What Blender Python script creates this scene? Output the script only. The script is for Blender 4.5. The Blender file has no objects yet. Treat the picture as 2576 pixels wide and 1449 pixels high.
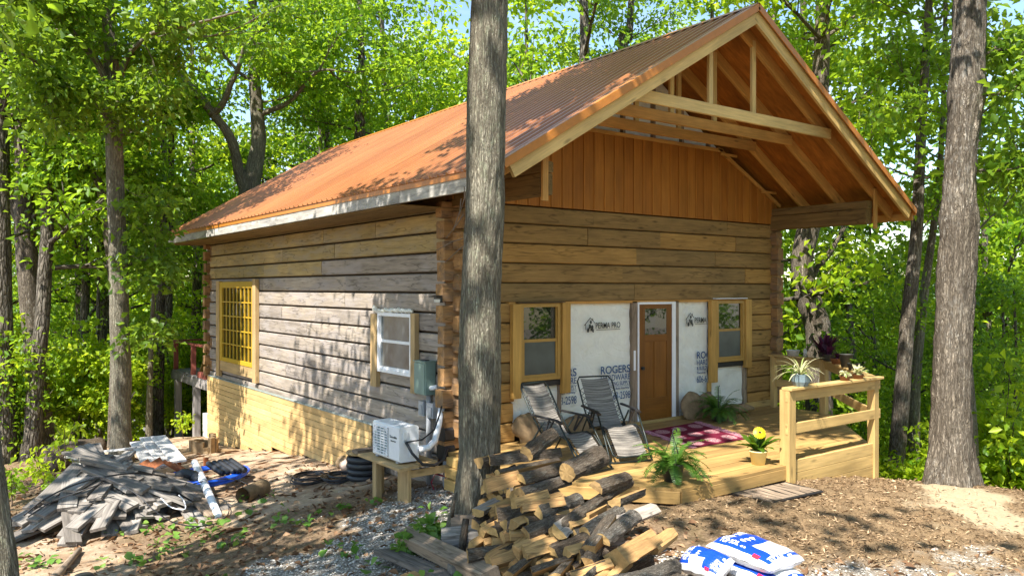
import bpy, bmesh, math, random
import numpy as np
from mathutils import Vector, Matrix, noise
R = random.Random(7)
PI = math.pi
scene = bpy.context.scene
COL = scene.collection

# ------------------------------------------------------------------ camera frame
# cabin frame: x along the porch front, y back along the side wall, z up from the deck
TH = math.atan(1493/2000.0)
CS, SN = math.cos(TH), math.sin(TH)
CAM = Vector((-6.1384, -9.6431, 2.33))
def at(px, py, D):
    """a measured point of the place: picture coordinates (2576 wide) and metres of depth"""
    s = (px-1288)/2000.0; v = -(py-724.5)/2000.0
    return Vector((CAM.x+D*(s*CS+SN), CAM.y+D*(-s*SN+CS), CAM.z+D*v))

# ------------------------------------------------------------------ mesh builder
class MB:
    def __init__(s):
        s.v = []; s.f = []; s.m = []; s.g = []; s.t = []; s.st = []
    def add(s, verts, faces, gc=None, tint=0.5, mat=0):
        o = len(s.v); s.st.append((o, len(s.f)))
        s.v.extend([tuple(p) for p in verts])
        if gc is None: gc = [tuple(p) for p in verts]
        s.g.extend([tuple(p) for p in gc])
        if isinstance(tint, (int, float)): s.t.extend([tint]*len(verts))
        else: s.t.extend(tint)
        for i, f in enumerate(faces):
            s.f.append(tuple(o+k for k in f))
            s.m.append(mat if isinstance(mat, int) else mat[i])
        return o
    def beam(s, p, q, w, h, up=(0,0,1), bev=0.0, tint=None, mat=0, jit=0.0, segs=1):
        p = Vector(p); q = Vector(q); a = (q-p); L = a.length; a.normalize()
        upv = Vector(up); lat = a.cross(upv)
        if lat.length < 1e-4: lat = a.cross(Vector((0,1,0)))
        lat.normalize(); u = lat.cross(a).normalized()
        if tint is None: tint = R.random()
        if bev > 0:
            b = bev; W = w/2; H = h/2
            prof = [(-W+b,-H),(W-b,-H),(W,-H+b),(W,H-b),(W-b,H),(-W+b,H),(-W,H-b),(-W,-H+b)]
        else:
            W = w/2; H = h/2; prof = [(-W,-H),(W,-H),(W,H),(-W,H)]
        n = len(prof); vs = []; gs = []; off = R.random()*50; oy = R.random()*20
        for k in range(segs+1):
            c = p+a*(L*k/segs)
            for (x, y) in prof:
                jx = R.uniform(-jit, jit); jy = R.uniform(-jit, jit)
                vs.append(c+lat*(x+jx)+u*(y+jy)); gs.append((off+L*k/segs, oy+x, y+oy*.37))
        fs = []
        for k in range(segs):
            for i in range(n):
                j = (i+1) % n
                fs.append((k*n+i, k*n+j, (k+1)*n+j, (k+1)*n+i))
        fs.append(tuple(reversed(range(n)))); fs.append(tuple(segs*n+i for i in range(n)))
        s.add(vs, fs, gs, tint, mat)
    def box(s, x0, x1, y0, y1, z0, z1, tint=None, mat=0, bev=0.0):
        """axis aligned box with the grain along its longest side"""
        d = (x1-x0, y1-y0, z1-z0); k = d.index(max(d))
        cx, cy, cz = (x0+x1)/2, (y0+y1)/2, (z0+z1)/2
        if k == 0: s.beam((x0,cy,cz),(x1,cy,cz), d[1], d[2], (0,0,1), bev, tint, mat)
        elif k == 1: s.beam((cx,y0,cz),(cx,y1,cz), d[0], d[2], (0,0,1), bev, tint, mat)
        else: s.beam((cx,cy,z0),(cx,cy,z1), d[0], d[1], (0,1,0), bev, tint, mat)
    def prism(s, prof, p, q, lat, up, tint=None, mat=0, segs=1, wob=None):
        """sweep a closed profile (list of (lat, up)) from p to q"""
        p = Vector(p); q = Vector(q); lat = Vector(lat); up = Vector(up); L = (q-p).length
        if tint is None: tint = R.random()
        n = len(prof); vs = []; gs = []; off = R.random()*50; oy = R.random()*20
        for k in range(segs+1):
            c = p.lerp(q, k/segs)
            for (x, y) in prof:
                dx = wob(k/segs*L+off, x, y) if wob else 0
                vs.append(c+lat*(x+dx)+up*y); gs.append((off+L*k/segs, oy+x, y+oy*.37))
        fs = []
        for k in range(segs):
            for i in range(n):
                j = (i+1) % n
                fs.append((k*n+i, k*n+j, (k+1)*n+j, (k+1)*n+i))
        fs.append(tuple(reversed(range(n)))); fs.append(tuple(segs*n+i for i in range(n)))
        s.add(vs, fs, gs, tint, mat)
    def tube(s, pts, rad, n=8, tint=None, mat=0, cap=True, closed=False, disp=None):
        pts = [Vector(p) for p in pts]; N = len(pts)
        if isinstance(rad, (int, float)): rad = [rad]*N
        if tint is None: tint = R.random()
        vs = []; gs = []; d = 0; off = R.random()*30
        ref = None
        for i, p in enumerate(pts):
            if closed: t = pts[(i+1) % N]-pts[i-1]
            else: t = pts[min(i+1, N-1)]-pts[max(i-1, 0)]
            t.normalize()
            if ref is None:
                ref = Vector((1,0,0)) if abs(t.x) < .8 else Vector((0,1,0))
            b = t.cross(ref).normalized(); ref = b.cross(t).normalized()
            if i: d += (p-pts[i-1]).length
            for k in range(n):
                an = 2*PI*k/n; ca, sa = math.cos(an), math.sin(an)
                r = rad[i]
                if disp: r += disp(d, an, rad[i], p)
                vs.append(p+ref*(ca*r)+b*(sa*r)); gs.append((off+d, ca*rad[i], sa*rad[i]))
        fs = []
        M = N if closed else N-1
        for i in range(M):
            i2 = (i+1) % N
            for k in range(n):
                k2 = (k+1) % n
                fs.append((i*n+k, i*n+k2, i2*n+k2, i2*n+k))
        if cap and not closed:
            fs.append(tuple(reversed(range(n)))); fs.append(tuple((N-1)*n+k for k in range(n)))
        s.add(vs, fs, gs, tint, mat)
    def lathe(s, prof, c, n=24, tint=0.5, mat=0):
        c = Vector(c); vs = []; fs = []; N = len(prof)
        for (r, z) in prof:
            for k in range(n):
                an = 2*PI*k/n; vs.append(c+Vector((r*math.cos(an), r*math.sin(an), z)))
        for i in range(N-1):
            for k in range(n):
                k2 = (k+1) % n; fs.append((i*n+k, i*n+k2, (i+1)*n+k2, (i+1)*n+k))
        s.add(vs, fs, None, tint, mat)
    def each(s, name, mats, parent=None, smooth=False):
        """every added piece becomes an object of its own"""
        out_ = []; st = s.st+[(len(s.v), len(s.f))]
        for (v0, f0), (v1, f1) in zip(st[:-1], st[1:]):
            b = MB(); b.v = s.v[v0:v1]; b.g = s.g[v0:v1]; b.t = s.t[v0:v1]; b.m = s.m[f0:f1]; b.f = [tuple(k-v0 for k in f) for f in s.f[f0:f1]]
            out_.append(b.build(name, mats, parent, smooth))
        return out_
    def build(s, name, mats, parent=None, smooth=False):
        me = bpy.data.meshes.new(name)
        me.from_pydata(s.v, [], s.f)
        if not isinstance(mats, (list, tuple)): mats = [mats]
        for m in mats: me.materials.append(m)
        if len(mats) > 1: me.polygons.foreach_set('material_index', s.m)
        a = me.attributes.new('gc', 'FLOAT_VECTOR', 'POINT'); a.data.foreach_set('vector', np.array(s.g, 'f').ravel())
        a = me.attributes.new('tint', 'FLOAT', 'POINT'); a.data.foreach_set('value', np.array(s.t, 'f'))
        if smooth: me.polygons.foreach_set('use_smooth', [True]*len(s.f))
        me.update()
        return link(name, me, parent)
def link(name, data, parent=None):
    o = bpy.data.objects.new(name, data); COL.objects.link(o)
    if parent: o.parent = parent
    return o
def tag(o, label=None, cat=None, group=None, kind=None):
    if label: o['label'] = label
    if cat: o['category'] = cat
    if group: o['group'] = group
    if kind: o['kind'] = kind
    return o
def thing(name, label, cat, loc=(0,0,0), rz=0, group=None):
    o = link(name, None); o.location = loc; o.rotation_euler = (0,0,rz)
    return tag(o, label, cat, group)
def fix_normals(o):
    bm = bmesh.new(); bm.from_mesh(o.data); bmesh.ops.recalc_face_normals(bm, faces=bm.faces); bm.to_mesh(o.data); bm.free()
def copy_tree(o, parent=None):
    kids = [c for c in o.children]
    c = o.copy(); COL.objects.link(c)
    if parent: c.parent = parent
    for k in kids: copy_tree(k, c)
    return c
def fbm(x, y, z=0.0, o=4):
    return noise.fractal(Vector((x, y, z)), 0.6, 2.0, o)

# ------------------------------------------------------------------ materials
def newmat(name):
    m = bpy.data.materials.new(name); m.use_nodes = True
    nt = m.node_tree; nt.nodes.clear()
    return m, nt
class NG:
    def __init__(s, nt): s.nt = nt
    def n(s, t, **kw):
        nd = s.nt.nodes.new(t)
        for k, v in kw.items():
            if k == 'inp':
                for a, b in v.items(): s.set(nd, a, b)
            else: setattr(nd, k, v)
        return nd
    def set(s, nd, a, b):
        if isinstance(b, bpy.types.NodeSocket): s.nt.links.new(b, nd.inputs[a])
        else: nd.inputs[a].default_value = b
    def attr(s, nm, out='Vector'): return s.n('ShaderNodeAttribute', attribute_name=nm).outputs[out]
    def mapping(s, v, sc, loc=(0,0,0)):
        return s.n('ShaderNodeMapping', inp={'Vector': v, 'Scale': sc, 'Location': loc}).outputs[0]
    def noise(s, v, sc=1.0, det=4, rough=.55, dist=0.0):
        return s.n('ShaderNodeTexNoise', inp={'Vector': v, 'Scale': sc, 'Detail': det, 'Roughness': rough, 'Distortion': dist}).outputs[0]
    def vor(s, v, sc=1.0, feature='F1', out='Distance', rnd=1.0):
        return s.n('ShaderNodeTexVoronoi', feature=feature, inp={'Vector': v, 'Scale': sc, 'Randomness': rnd}).outputs[out]
    def mr(s, v, a, b, c, d):
        return s.n('ShaderNodeMapRange', inp={0: v, 1: a, 2: b, 3: c, 4: d}).outputs[0]
    def math(s, op, a, b=0.0): return s.n('ShaderNodeMath', operation=op, inp={0: a, 1: b}).outputs[0]
    def mix(s, f, a, b, mode='MIX'):
        nd = s.n('ShaderNodeMix', data_type='RGBA', blend_type=mode, inp={0: f, 6: c4(a), 7: c4(b)}); return nd.outputs[2]
    def mul(s, col, val):
        cb = s.n('ShaderNodeCombineColor', inp={0: val, 1: val, 2: val}).outputs[0]
        return s.mix(1.0, col, cb, 'MULTIPLY')
    def bump(s, h, st=.3, d=.02): return s.n('ShaderNodeBump', inp={'Height': h, 'Strength': st, 'Distance': d}).outputs[0]
    def out(s, col, rough=.7, normal=None, metal=0.0, spec=.35, **kw):
        b = s.n('ShaderNodeBsdfPrincipled', inp={'Base Color': c4(col), 'Roughness': rough, 'Metallic': metal, 'Specular IOR Level': spec})
        if normal is not None: s.set(b, 'Normal', normal)
        for k, v in kw.items(): s.set(b, k.replace('_', ' '), v)
        o = s.n('ShaderNodeOutputMaterial'); s.nt.links.new(b.outputs[0], o.inputs[0]); return b
def c4(c):
    if isinstance(c, bpy.types.NodeSocket): return c
    return (c[0], c[1], c[2], 1.0) if len(c) == 3 else c

def wood(name, A, B, g=(1.3, 22, 22), lo=.62, hi=1.12, cracks=0.0, knots=.5, rough=.72, bump=.25, grey=None):
    m, nt = newmat(name); n = NG(nt)
    gc = n.attr('gc'); t = n.attr('tint', 'Fac')
    gr = n.noise(n.mapping(gc, g), 1.0, 7, .62, .5)
    fine = n.noise(n.mapping(gc, (g[0]*2.5, g[1]*4, g[2]*4)), 1.0, 3, .6)
    blot = n.noise(n.mapping(gc, (1.1, 3.0, 3.0)), 1.0, 4, .6)
    col = n.mix(t, A, B)
    col = n.mul(col, n.mr(gr, .3, .7, lo, hi))
    col = n.mul(col, n.mr(fine, .3, .7, .86, 1.12))
    col = n.mul(col, n.mr(blot, .25, .75, .72, 1.2))
    if grey:
        w = n.noise(n.mapping(gc, (1.6, 6, 6), (7, 3, 1)), 1.0, 5, .6)
        col = n.mix(n.mr(w, .46, .62, 0, .75), col, grey)
    if knots:
        v = n.vor(n.mapping(gc, (1.7, 5.5, 5.5)), 1.0)
        col = n.mul(col, n.mr(v, .05, .16, 1-knots, 1.0))
    h = gr
    if cracks:
        cn = n.noise(n.mapping(gc, (.7, 7, 7), (3, 9, 2)), 1.0, 3, .5, .3)
        ab = n.math('ABSOLUTE', n.math('SUBTRACT', cn, .5))
        ck = n.mr(ab, .004, .016, 1-cracks, 1.0)
        col = n.mul(col, ck); h = n.math('ADD', gr, ck)
    n.out(col, rough, n.bump(h, bump, .012), 0, .25)
    return m
def plain(name, col, rough=.5, metal=0.0, var=.15, sc=12, bump=0.0, spec=.4, **kw):
    m, nt = newmat(name); n = NG(nt)
    co = n.n('ShaderNodeTexCoord').outputs['Object']
    v = n.noise(co, sc, 5, .6)
    c = n.mul(col, n.mr(v, .3, .7, 1-var, 1+var))
    n.out(c, rough, n.bump(v, bump, .01) if bump else None, metal, spec, **kw)
    return m
def leafmat(name, deep, mid, lite, trans=.5, tcol=(.34, .5, .04), rough=.42):
    m, nt = newmat(name); n = NG(nt)
    t = n.attr('tint', 'Fac')
    r = n.n('ShaderNodeValToRGB'); n.set(r, 0, t)
    e = r.color_ramp.elements; e[0].position = 0; e[0].color = c4(deep); e[1].position = 1; e[1].color = c4(lite)
    k = e.new(.5); k.color = c4(mid)
    col = r.outputs[0]
    b = n.n('ShaderNodeBsdfPrincipled', inp={'Base Color': col, 'Roughness': rough, 'Specular IOR Level': .35})
    tc = n.mul(n.mix(.55, col, tcol), 1.25)
    tr = n.n('ShaderNodeBsdfTranslucent', inp={'Color': tc})
    mx = n.n('ShaderNodeMixShader', inp={0: trans, 1: b.outputs[0], 2: tr.outputs[0]})
    o = n.n('ShaderNodeOutputMaterial'); nt.links.new(mx.outputs[0], o.inputs[0])
    return m
def barkmat(name, base, lite, dark, lichen=None, sc=(4.5, 17, 17), lic_amt=.5, furrow=False):
    m, nt = newmat(name); n = NG(nt)
    gc = n.attr('gc')
    if furrow:
        w1 = n.noise(n.mapping(gc, sc), 1.0, 4, .6, .8); w2 = n.noise(n.mapping(gc, (sc[0]*2.6, sc[1]*1.7, sc[2]*1.7), (4, 2, 7)), 1.0, 3, .6, .5)
        r1 = n.math('ABSOLUTE', n.math('SUBTRACT', w1, .5)); r2 = n.math('ABSOLUTE', n.math('SUBTRACT', w2, .5))
        ed = n.math('MINIMUM', n.math('MULTIPLY', r1, 1.5), n.math('ADD', n.math('MULTIPLY', r2, 1.6), .03))
    else:
        wob = n.noise(n.mapping(gc, (4, 8, 8)), 1.0, 4, .6)
        vv = n.n('ShaderNodeVectorMath', operation='MULTIPLY_ADD', inp={0: wob, 1: (.7, .7, .7), 2: n.mapping(gc, sc)}).outputs[0]
        ed = n.vor(vv, 1.0, 'DISTANCE_TO_EDGE')
    f = n.noise(n.mapping(gc, (14, 45, 45)), 1.0, 5, .65)
    big = n.noise(n.mapping(gc, (1.2, 4, 4)), 1.0, 4, .6)
    col = n.mix(n.mr(big, .35, .65, 0, 1), base, lite)
    col = n.mul(col, n.mr(f, .3, .7, .62, 1.35))
    if lichen:
        l = n.noise(n.mapping(gc, (9, 22, 22), (5, 1, 3)), 1.0, 6, .7)
        l2 = n.noise(n.mapping(gc, (.9, 3, 3), (2, 8, 3)), 1.0, 3, .5)
        f2 = n.math('MULTIPLY', n.mr(l, .5, .62, 0, 1), n.mr(l2, .42, .6, 0, lic_amt*1.6))
        col = n.mix(f2, col, lichen)
    col = n.mix(n.mr(ed, .0, .14, .85, 0), col, dark)
    h = n.math('ADD', n.mr(ed, 0, .3, 0, 1), n.math('MULTIPLY', f, .5))
    n.out(col, .9, n.bump(h, 1.0, .04), 0, .15)
    return m

M = {}
M['log_side'] = wood('weathered_log', (.30, .258, .225), (.40, .335, .27), lo=.66, hi=1.14, cracks=.4, knots=.4, rough=.85, grey=(.33, .295, .28))
M['log_warm'] = wood('eave_log', (.36, .27, .12), (.48, .35, .16), lo=.74, hi=1.1, cracks=.35, knots=.4, rough=.85, grey=(.31, .26, .18))
M['log_front'] = wood('porch_log', (.24, .155, .062), (.42, .235, .068), cracks=.35, knots=.6, rough=.8, lo=.76, hi=1.14)
M['log_end'] = wood('log_end', (.30, .17, .075), (.40, .22, .09), g=(2, 9, 9), cracks=.4, knots=0, rough=.85, grey=(.17, .12, .085))
M['chink'] = plain('chink', (.055, .035, .018), .95, var=.4, sc=6)
M['chink_orange'] = plain('chink_orange', (.28, .13, .05), .95, var=.3, sc=3)
M['pine'] = wood('fresh_pine', (.60, .39, .14), (.70, .48, .19), g=(1.2, 16, 16), lo=.84, hi=1.08, knots=.45, rough=.6)
M['pine_skirt'] = wood('skirting_pine', (.57, .375, .16), (.68, .47, .21), g=(.9, 14, 14), lo=.84, hi=1.08, knots=.35, rough=.6)
M['rafter'] = wood('rafter_pine', (.50, .25, .065), (.60, .32, .085), g=(1.2, 16, 16), lo=.82, hi=1.1, knots=.45, rough=.65)
M['ply'] = wood('roof_plywood', (.36, .125, .02), (.42, .16, .03), g=(2.2, 9, 9), lo=.6, hi=1.2, knots=.2, rough=.7)
M['siding'] = wood('orange_siding', (.31, .112, .016), (.40, .16, .026), g=(.6, 30, 30), lo=.85, hi=1.1, knots=0, rough=.6)
M['deck'] = wood('deck_board', (.32, .195, .072), (.50, .315, .115), g=(.9, 20, 20), lo=.72, hi=1.1, knots=.45, rough=.55)
M['rail'] = wood('treated_rail', (.50, .335, .13), (.60, .41, .165), g=(.9, 14, 14), lo=.8, hi=1.1, knots=.4, rough=.6)
M['casing'] = wood('window_casing', (.50, .28, .07), (.56, .33, .09), g=(.9, 14, 14), lo=.8, hi=1.1, knots=.4, rough=.6)
M['casing_side'] = wood('side_casing', (.46, .32, .16), (.50, .34, .16), g=(.9, 14, 14), lo=.75, hi=1.1, knots=.4, rough=.7)
M['grey_wood'] = wood('grey_board', (.17, .148, .13), (.35, .32, .29), g=(1.4, 26, 26), lo=.55, hi=1.2, cracks=.4, knots=.4, rough=.85)
M['brown_wood'] = wood('brown_board', (.30, .22, .16), (.36, .28, .2), g=(1.2, 18, 18), lo=.55, hi=1.2, cracks=.4, knots=.4, rough=.85)
M['fascia'] = wood('weathered_fascia', (.42, .40, .38), (.55, .52, .47), g=(1.5, 9, 9), lo=.55, hi=1.15, cracks=.3, knots=.4, rough=.8, grey=(.25, .24, .23))
M['dark_log'] = wood('dark_timber', (.20, .12, .04), (.25, .16, .06), cracks=.4, knots=.5, rough=.85)
M['grey_deck'] = wood('grey_deck', (.28, .255, .25), (.36, .33, .32), g=(1.4, 26, 26), lo=.6, hi=1.15, knots=.3, rough=.85)
M['red_rail'] = wood('red_rail', (.25, .07, .05), (.30, .09, .07), g=(1.4, 26, 26), lo=.75, hi=1.15, knots=.3, rough=.7)
M['door'] = wood('door_stain', (.20, .078, .012), (.20, .078, .012), g=(.9, 24, 24), lo=.85, hi=1.1, knots=0, rough=.5)
M['yellow'] = plain('mustard_paint', (.50, .31, .025), .45, var=.08)
M['brown_frame'] = plain('tan_frame', (.40, .23, .055), .5, var=.08)
M['white'] = plain('white_vinyl', (.78, .79, .82), .4, var=.04)
M['metal_roof'] = None
M['orange_trim'] = plain('orange_trim', (.46, .17, .03), .4, var=.1)
M['black'] = plain('black_plastic', (.018, .018, .02), .45, var=.2)
M['black_hose'] = plain('black_hose', (.028, .03, .036), .42, var=.2)
M['chairtube'] = plain('chair_tube', (.02, .028, .026), .35, .3, var=.1)
M['grey_pvc'] = plain('grey_pvc', (.34, .35, .37), .45, var=.08)
M['white_pvc'] = plain('white_pvc', (.74, .76, .80), .4, var=.05)
M['blue_pipe'] = plain('blue_pipe', (.015, .10, .62), .35, var=.1)
M['box_green'] = plain('meter_box_paint', (.17, .25, .22), .45, var=.06)
M['rust'] = plain('rust', (.26, .085, .03), .85, var=.4, sc=30)
M['stone'] = plain('field_stone', (.24, .165, .09), .85, var=.35, sc=7, bump=.5)
M['pale_stone'] = plain('pale_stone', (.42, .32, .26), .85, var=.3, sc=12, bump=.4)
M['white_block'] = plain('white_block', (.6, .6, .58), .85, var=.2, sc=8)
M['pot_cream'] = plain('cream_pot', (.72, .62, .30), .45, var=.05)
M['pot_grey'] = plain('glazed_pot', (.16, .22, .25), .25, var=.1)
M['pot_dark'] = plain('dark_pot', (.05, .05, .045), .5, var=.2)
M['pot_clay'] = plain('clay_bowl', (.20, .085, .035), .7, var=.2)
M['soil'] = plain('soil', (.05, .03, .02), .95, var=.4, sc=40)
M['green_tin'] = plain('green_plastic', (.03, .30, .10), .5)
M['lampglass'] = plain('lamp_glass', (.5, .52, .5), .2)
M['copper_wire'] = plain('red_cable', (.45, .02, .06), .4)
M['tarp'] = plain('dark_tarp', (.06, .065, .07), .5, var=.5, sc=5, bump=.8)
M['flash'] = plain('flashing_grey_green', (.26, .30, .28), .55, var=.2)
# glass
def glassmat(name, col, rough, spec=.8, smear=0.0):
    m, nt = newmat(name); n = NG(nt)
    co = n.n('ShaderNodeTexCoord').outputs['Object']
    v = n.noise(co, 3.0, 3, .5)
    c = n.mul(col, n.mr(v, .3, .7, 1-smear, 1+smear))
    n.out(c, rough, n.bump(v, .03, .02), 0, spec)
    return m
M['glass'] = glassmat('window_glass', (.012, .018, .012), .02, 1.0)
M['screen'] = glassmat('insect_screen', (.075, .085, .08), .32, .5, .25)
M['glass_pale'] = glassmat('pale_glass', (.10, .115, .12), .12, .9, .4)
# house wrap
def wrapmat():
    m, nt = newmat('house_wrap'); n = NG(nt)
    gc = n.attr('gc')
    v = n.noise(n.mapping(gc, (5, 5, 5)), 1.0, 6, .6, 1.0)
    v2 = n.noise(n.mapping(gc, (1.2, 1.2, 2.2)), 1.0, 4, .6, 2.0)
    ln = n.math('ABSOLUTE', n.math('SUBTRACT', v2, .5))
    c = n.mul((.76, .76, .70), n.mr(v, .3, .7, .94, 1.06))
    c = n.mix(n.mr(v2, .5, .8, 0, .35), c, (.68, .64, .50))
    h = n.math('ADD', n.mr(ln, 0, .05, 0, .6), v)
    n.out(c, .5, n.bump(h, .45, .02), 0, .4); return m
M['wrap'] = wrapmat()
M['ink_blue'] = plain('blue_ink', (.02, .075, .20), .6, var=.1)
M['ink_black'] = plain('black_ink', (.03, .035, .03), .6, var=.1)
def roofmat():
    m, nt = newmat('copper_roof_metal'); n = NG(nt)
    co = n.n('ShaderNodeTexCoord').outputs['Object']
    v = n.noise(n.mapping(co, (.4, 5, .4)), 1.0, 5, .6)
    w = n.noise(co, 1.2, 5, .6)
    sy = n.n('ShaderNodeSeparateXYZ', inp={0: co}).outputs[1]
    pan = n.n('ShaderNodeTexWhiteNoise', noise_dimensions='1D', inp={'W': n.math('FLOOR', n.math('DIVIDE', sy, .92))}).outputs[0]
    c = n.mul((.51, .205, .082), n.mr(v, .3, .7, .86, 1.1)); c = n.mul(c, n.mr(pan, 0, 1, .86, 1.1)); c = n.mul(c, n.mr(w, .3, .7, .9, 1.1))
    n.out(c, .30, None, .35, .7); return m
M['metal_roof'] = roofmat()
# chair fabric: woven stripes across
def fabricmat():
    m, nt = newmat('striped_mesh_fabric'); n = NG(nt)
    gc = n.attr('gc')
    a = n.noise(n.mapping(gc, (55, .8, 1)), 1.0, 3, .7)
    b = n.noise(n.mapping(gc, (160, 20, 1)), 1.0, 2, .6)
    c = n.mix(n.mr(a, .42, .6, 0, 1), (.085, .075, .066), (.31, .28, .245))
    c = n.mul(c, n.mr(b, .3, .7, .8, 1.15))
    n.out(c, .8, n.bump(b, .2, .004)); return m
M['fabric'] = fabricmat()
def rugmat():
    m, nt = newmat('rug_weave'); n = NG(nt)
    gc = n.attr('gc')   # x 0..3 cells across, y 0..3 cells
    fr = n.n('ShaderNodeVectorMath', operation='FRACTION', inp={0: gc}).outputs[0]
    ce = n.n('ShaderNodeVectorMath', operation='SUBTRACT', inp={0: fr, 1: (.5, .5, 0)}).outputs[0]
    ce = n.n('ShaderNodeVectorMath', operation='MULTIPLY', inp={0: ce, 1: (1, 1, 0)}).outputs[0]
    d = n.n('ShaderNodeVectorMath', operation='LENGTH', inp={0: ce}).outputs['Value']
    no = n.noise(gc, 9, 3, .6)
    d2 = n.math('ADD', d, n.math('MULTIPLY', n.math('SUBTRACT', no, .5), .16))
    f = n.mr(d2, .30, .36, 1, 0)
    wv = n.noise(gc, 16, 4, .7)
    pink = n.mix(n.mr(wv, .42, .56, 0, 1), (.26, .04, .085), (.48, .31, .30))
    c = n.mix(f, (.15, .014, .035), pink)
    n.out(c, .95, n.bump(no, .3, .01), 0, .1); return m
M['rug'] = rugmat()
M['fringe'] = plain('rug_fringe', (.45, .20, .25), .95, var=.35, sc=25)
# soil bags : white film with blue print, gc = (u 0..1, v 0..1, height)
def bagmat(name, panel):
    m, nt = newmat(name); n = NG(nt)
    gc = n.attr('gc')
    sx = n.n('ShaderNodeSeparateXYZ', inp={0: gc}); x, y = sx.outputs[0], sx.outputs[1]
    blue = (.006, .055, .42)
    def rng(v, a, b):
        return n.math('MULTIPLY', n.math('GREATER_THAN', v, a), n.math('LESS_THAN', v, b))
    side = rng(y, .06, .94)
    endz = rng(x, .05, .95)
    wp = n.math('MULTIPLY', rng(x, panel[0], panel[1]), rng(y, panel[2], panel[3]))
    f = n.math('MULTIPLY', n.math('MULTIPLY', side, endz), n.math('SUBTRACT', 1.0, wp))
    nz = n.noise(gc, 9, 4, .6)
    c = n.mix(f, (.66, .66, .68), blue)
    n.out(c, .28, n.bump(nz, .5, .02), 0, .5); return m
M['bag'] = bagmat('soil_bag_film', (.58, .90, .30, .90))
M['bag2'] = bagmat('torn_bag_film', (.30, .62, .0, .35))
M['bag_red'] = plain('red_print', (.55, .02, .05), .4)
M['bag_white'] = plain('white_print', (.8, .8, .82), .4)
# firewood
M['bark'] = barkmat('oak_firewood_bark', (.25, .19, .135), (.37, .31, .245), (.075, .052, .035), (.42, .42, .36), sc=(9, 60, 60), lic_amt=.45, furrow=True)
M['bark_pale'] = barkmat('lichened_bark', (.29, .25, .20), (.43, .39, .34), (.08, .062, .046), (.55, .56, .50), sc=(11, 55, 55), lic_amt=.9, furrow=True)
M['split'] = wood('split_oak', (.38, .21, .085), (.55, .335, .135), g=(3.5, 30, 30), lo=.58, hi=1.12, cracks=.4, knots=0, rough=.8)
M['split_grey'] = wood('seasoned_split', (.36, .30, .25), (.46, .40, .34), g=(3.5, 30, 30), lo=.6, hi=1.12, cracks=.5, knots=0, rough=.85)
def endmat():
    m, nt = newmat('cut_end_grain'); n = NG(nt)
    gc = n.attr('gc'); t = n.attr('tint', 'Fac')
    yz = n.n('ShaderNodeVectorMath', operation='MULTIPLY', inp={0: gc, 1: (0, 1, 1)}).outputs[0]
    d = n.n('ShaderNodeVectorMath', operation='LENGTH', inp={0: yz}).outputs['Value']
    rg = n.math('SINE', n.math('MULTIPLY', d, 700.0))
    nz = n.noise(n.mapping(gc, (30, 30, 30)), 1.0, 4, .6)
    c = n.mix(t, (.30, .19, .085), (.48, .315, .13))
    c = n.mul(c, n.mr(rg, -1, 1, .86, 1.06)); c = n.mul(c, n.mr(nz, .3, .7, .75, 1.15))
    n.out(c, .85, n.bump(nz, .3, .01), 0, .15); return m
M['end'] = endmat()
# bark of standing trees
M['oak_bark'] = barkmat('chestnut_oak_bark', (.30, .265, .20), (.43, .395, .31), (.075, .06, .042), (.48, .48, .35), sc=(1.9, 26, 26), lic_amt=.8, furrow=True)
M['oak_bark_grey'] = barkmat('furrowed_grey_bark', (.20, .165, .125), (.34, .29, .23), (.04, .03, .022), (.46, .43, .38), sc=(2.0, 19, 19), lic_amt=.5, furrow=True)
M['thin_bark'] = barkmat('forest_bark', (.10, .085, .068), (.20, .175, .145), (.03, .025, .02), (.30, .30, .25), sc=(3, 14, 14), lic_amt=.3)
M['twig'] = plain('twig', (.12, .085, .06), .9, var=.3)
M['leaf'] = leafmat('oak_leaf', (.035, .105, .008), (.115, .235, .012), (.26, .385, .02), .5, (.48, .68, .03))
M['leaf_near'] = leafmat('chestnut_oak_leaf', (.035, .09, .010), (.085, .175, .012), (.19, .30, .028), .48, (.40, .56, .03))
M['leaf_yellow'] = leafmat('yellow_green_leaf', (.08, .19, .010), (.21, .34, .014), (.40, .50, .025), .54, (.64, .76, .03))  # yellower and brighter leaf tone than the oak leaf
M['leaf_dark'] = leafmat('dark_green_leaf', (.03, .085, .008), (.075, .16, .012), (.15, .26, .018), .45, (.32, .5, .03))  # darker green leaf tone, also used on the potted plants
M['fern'] = leafmat('fern_frond', (.03, .09, .012), (.06, .15, .018), (.12, .25, .03), .35, (.2, .36, .04))
M['ground_leaf'] = leafmat('seedling_leaf', (.05, .14, .02), (.11, .24, .03), (.22, .36, .07), .35, (.26, .42, .06))
M['spider'] = leafmat('spider_leaf', (.18, .26, .06), (.5, .5, .26), (.66, .64, .42), .3, (.5, .5, .2))
M['purple'] = leafmat('purple_leaf', (.03, .008, .02), (.07, .015, .045), (.14, .03, .08), .2, (.2, .03, .08))
M['petal'] = leafmat('yellow_petal', (.75, .50, .01), (.85, .60, .01), (.9, .68, .02), .25, (.85, .6, .02))
M['litter'] = leafmat('dry_leaf', (.10, .05, .025), (.22, .12, .06), (.38, .24, .14), .1, (.3, .15, .06), .8)
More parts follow.
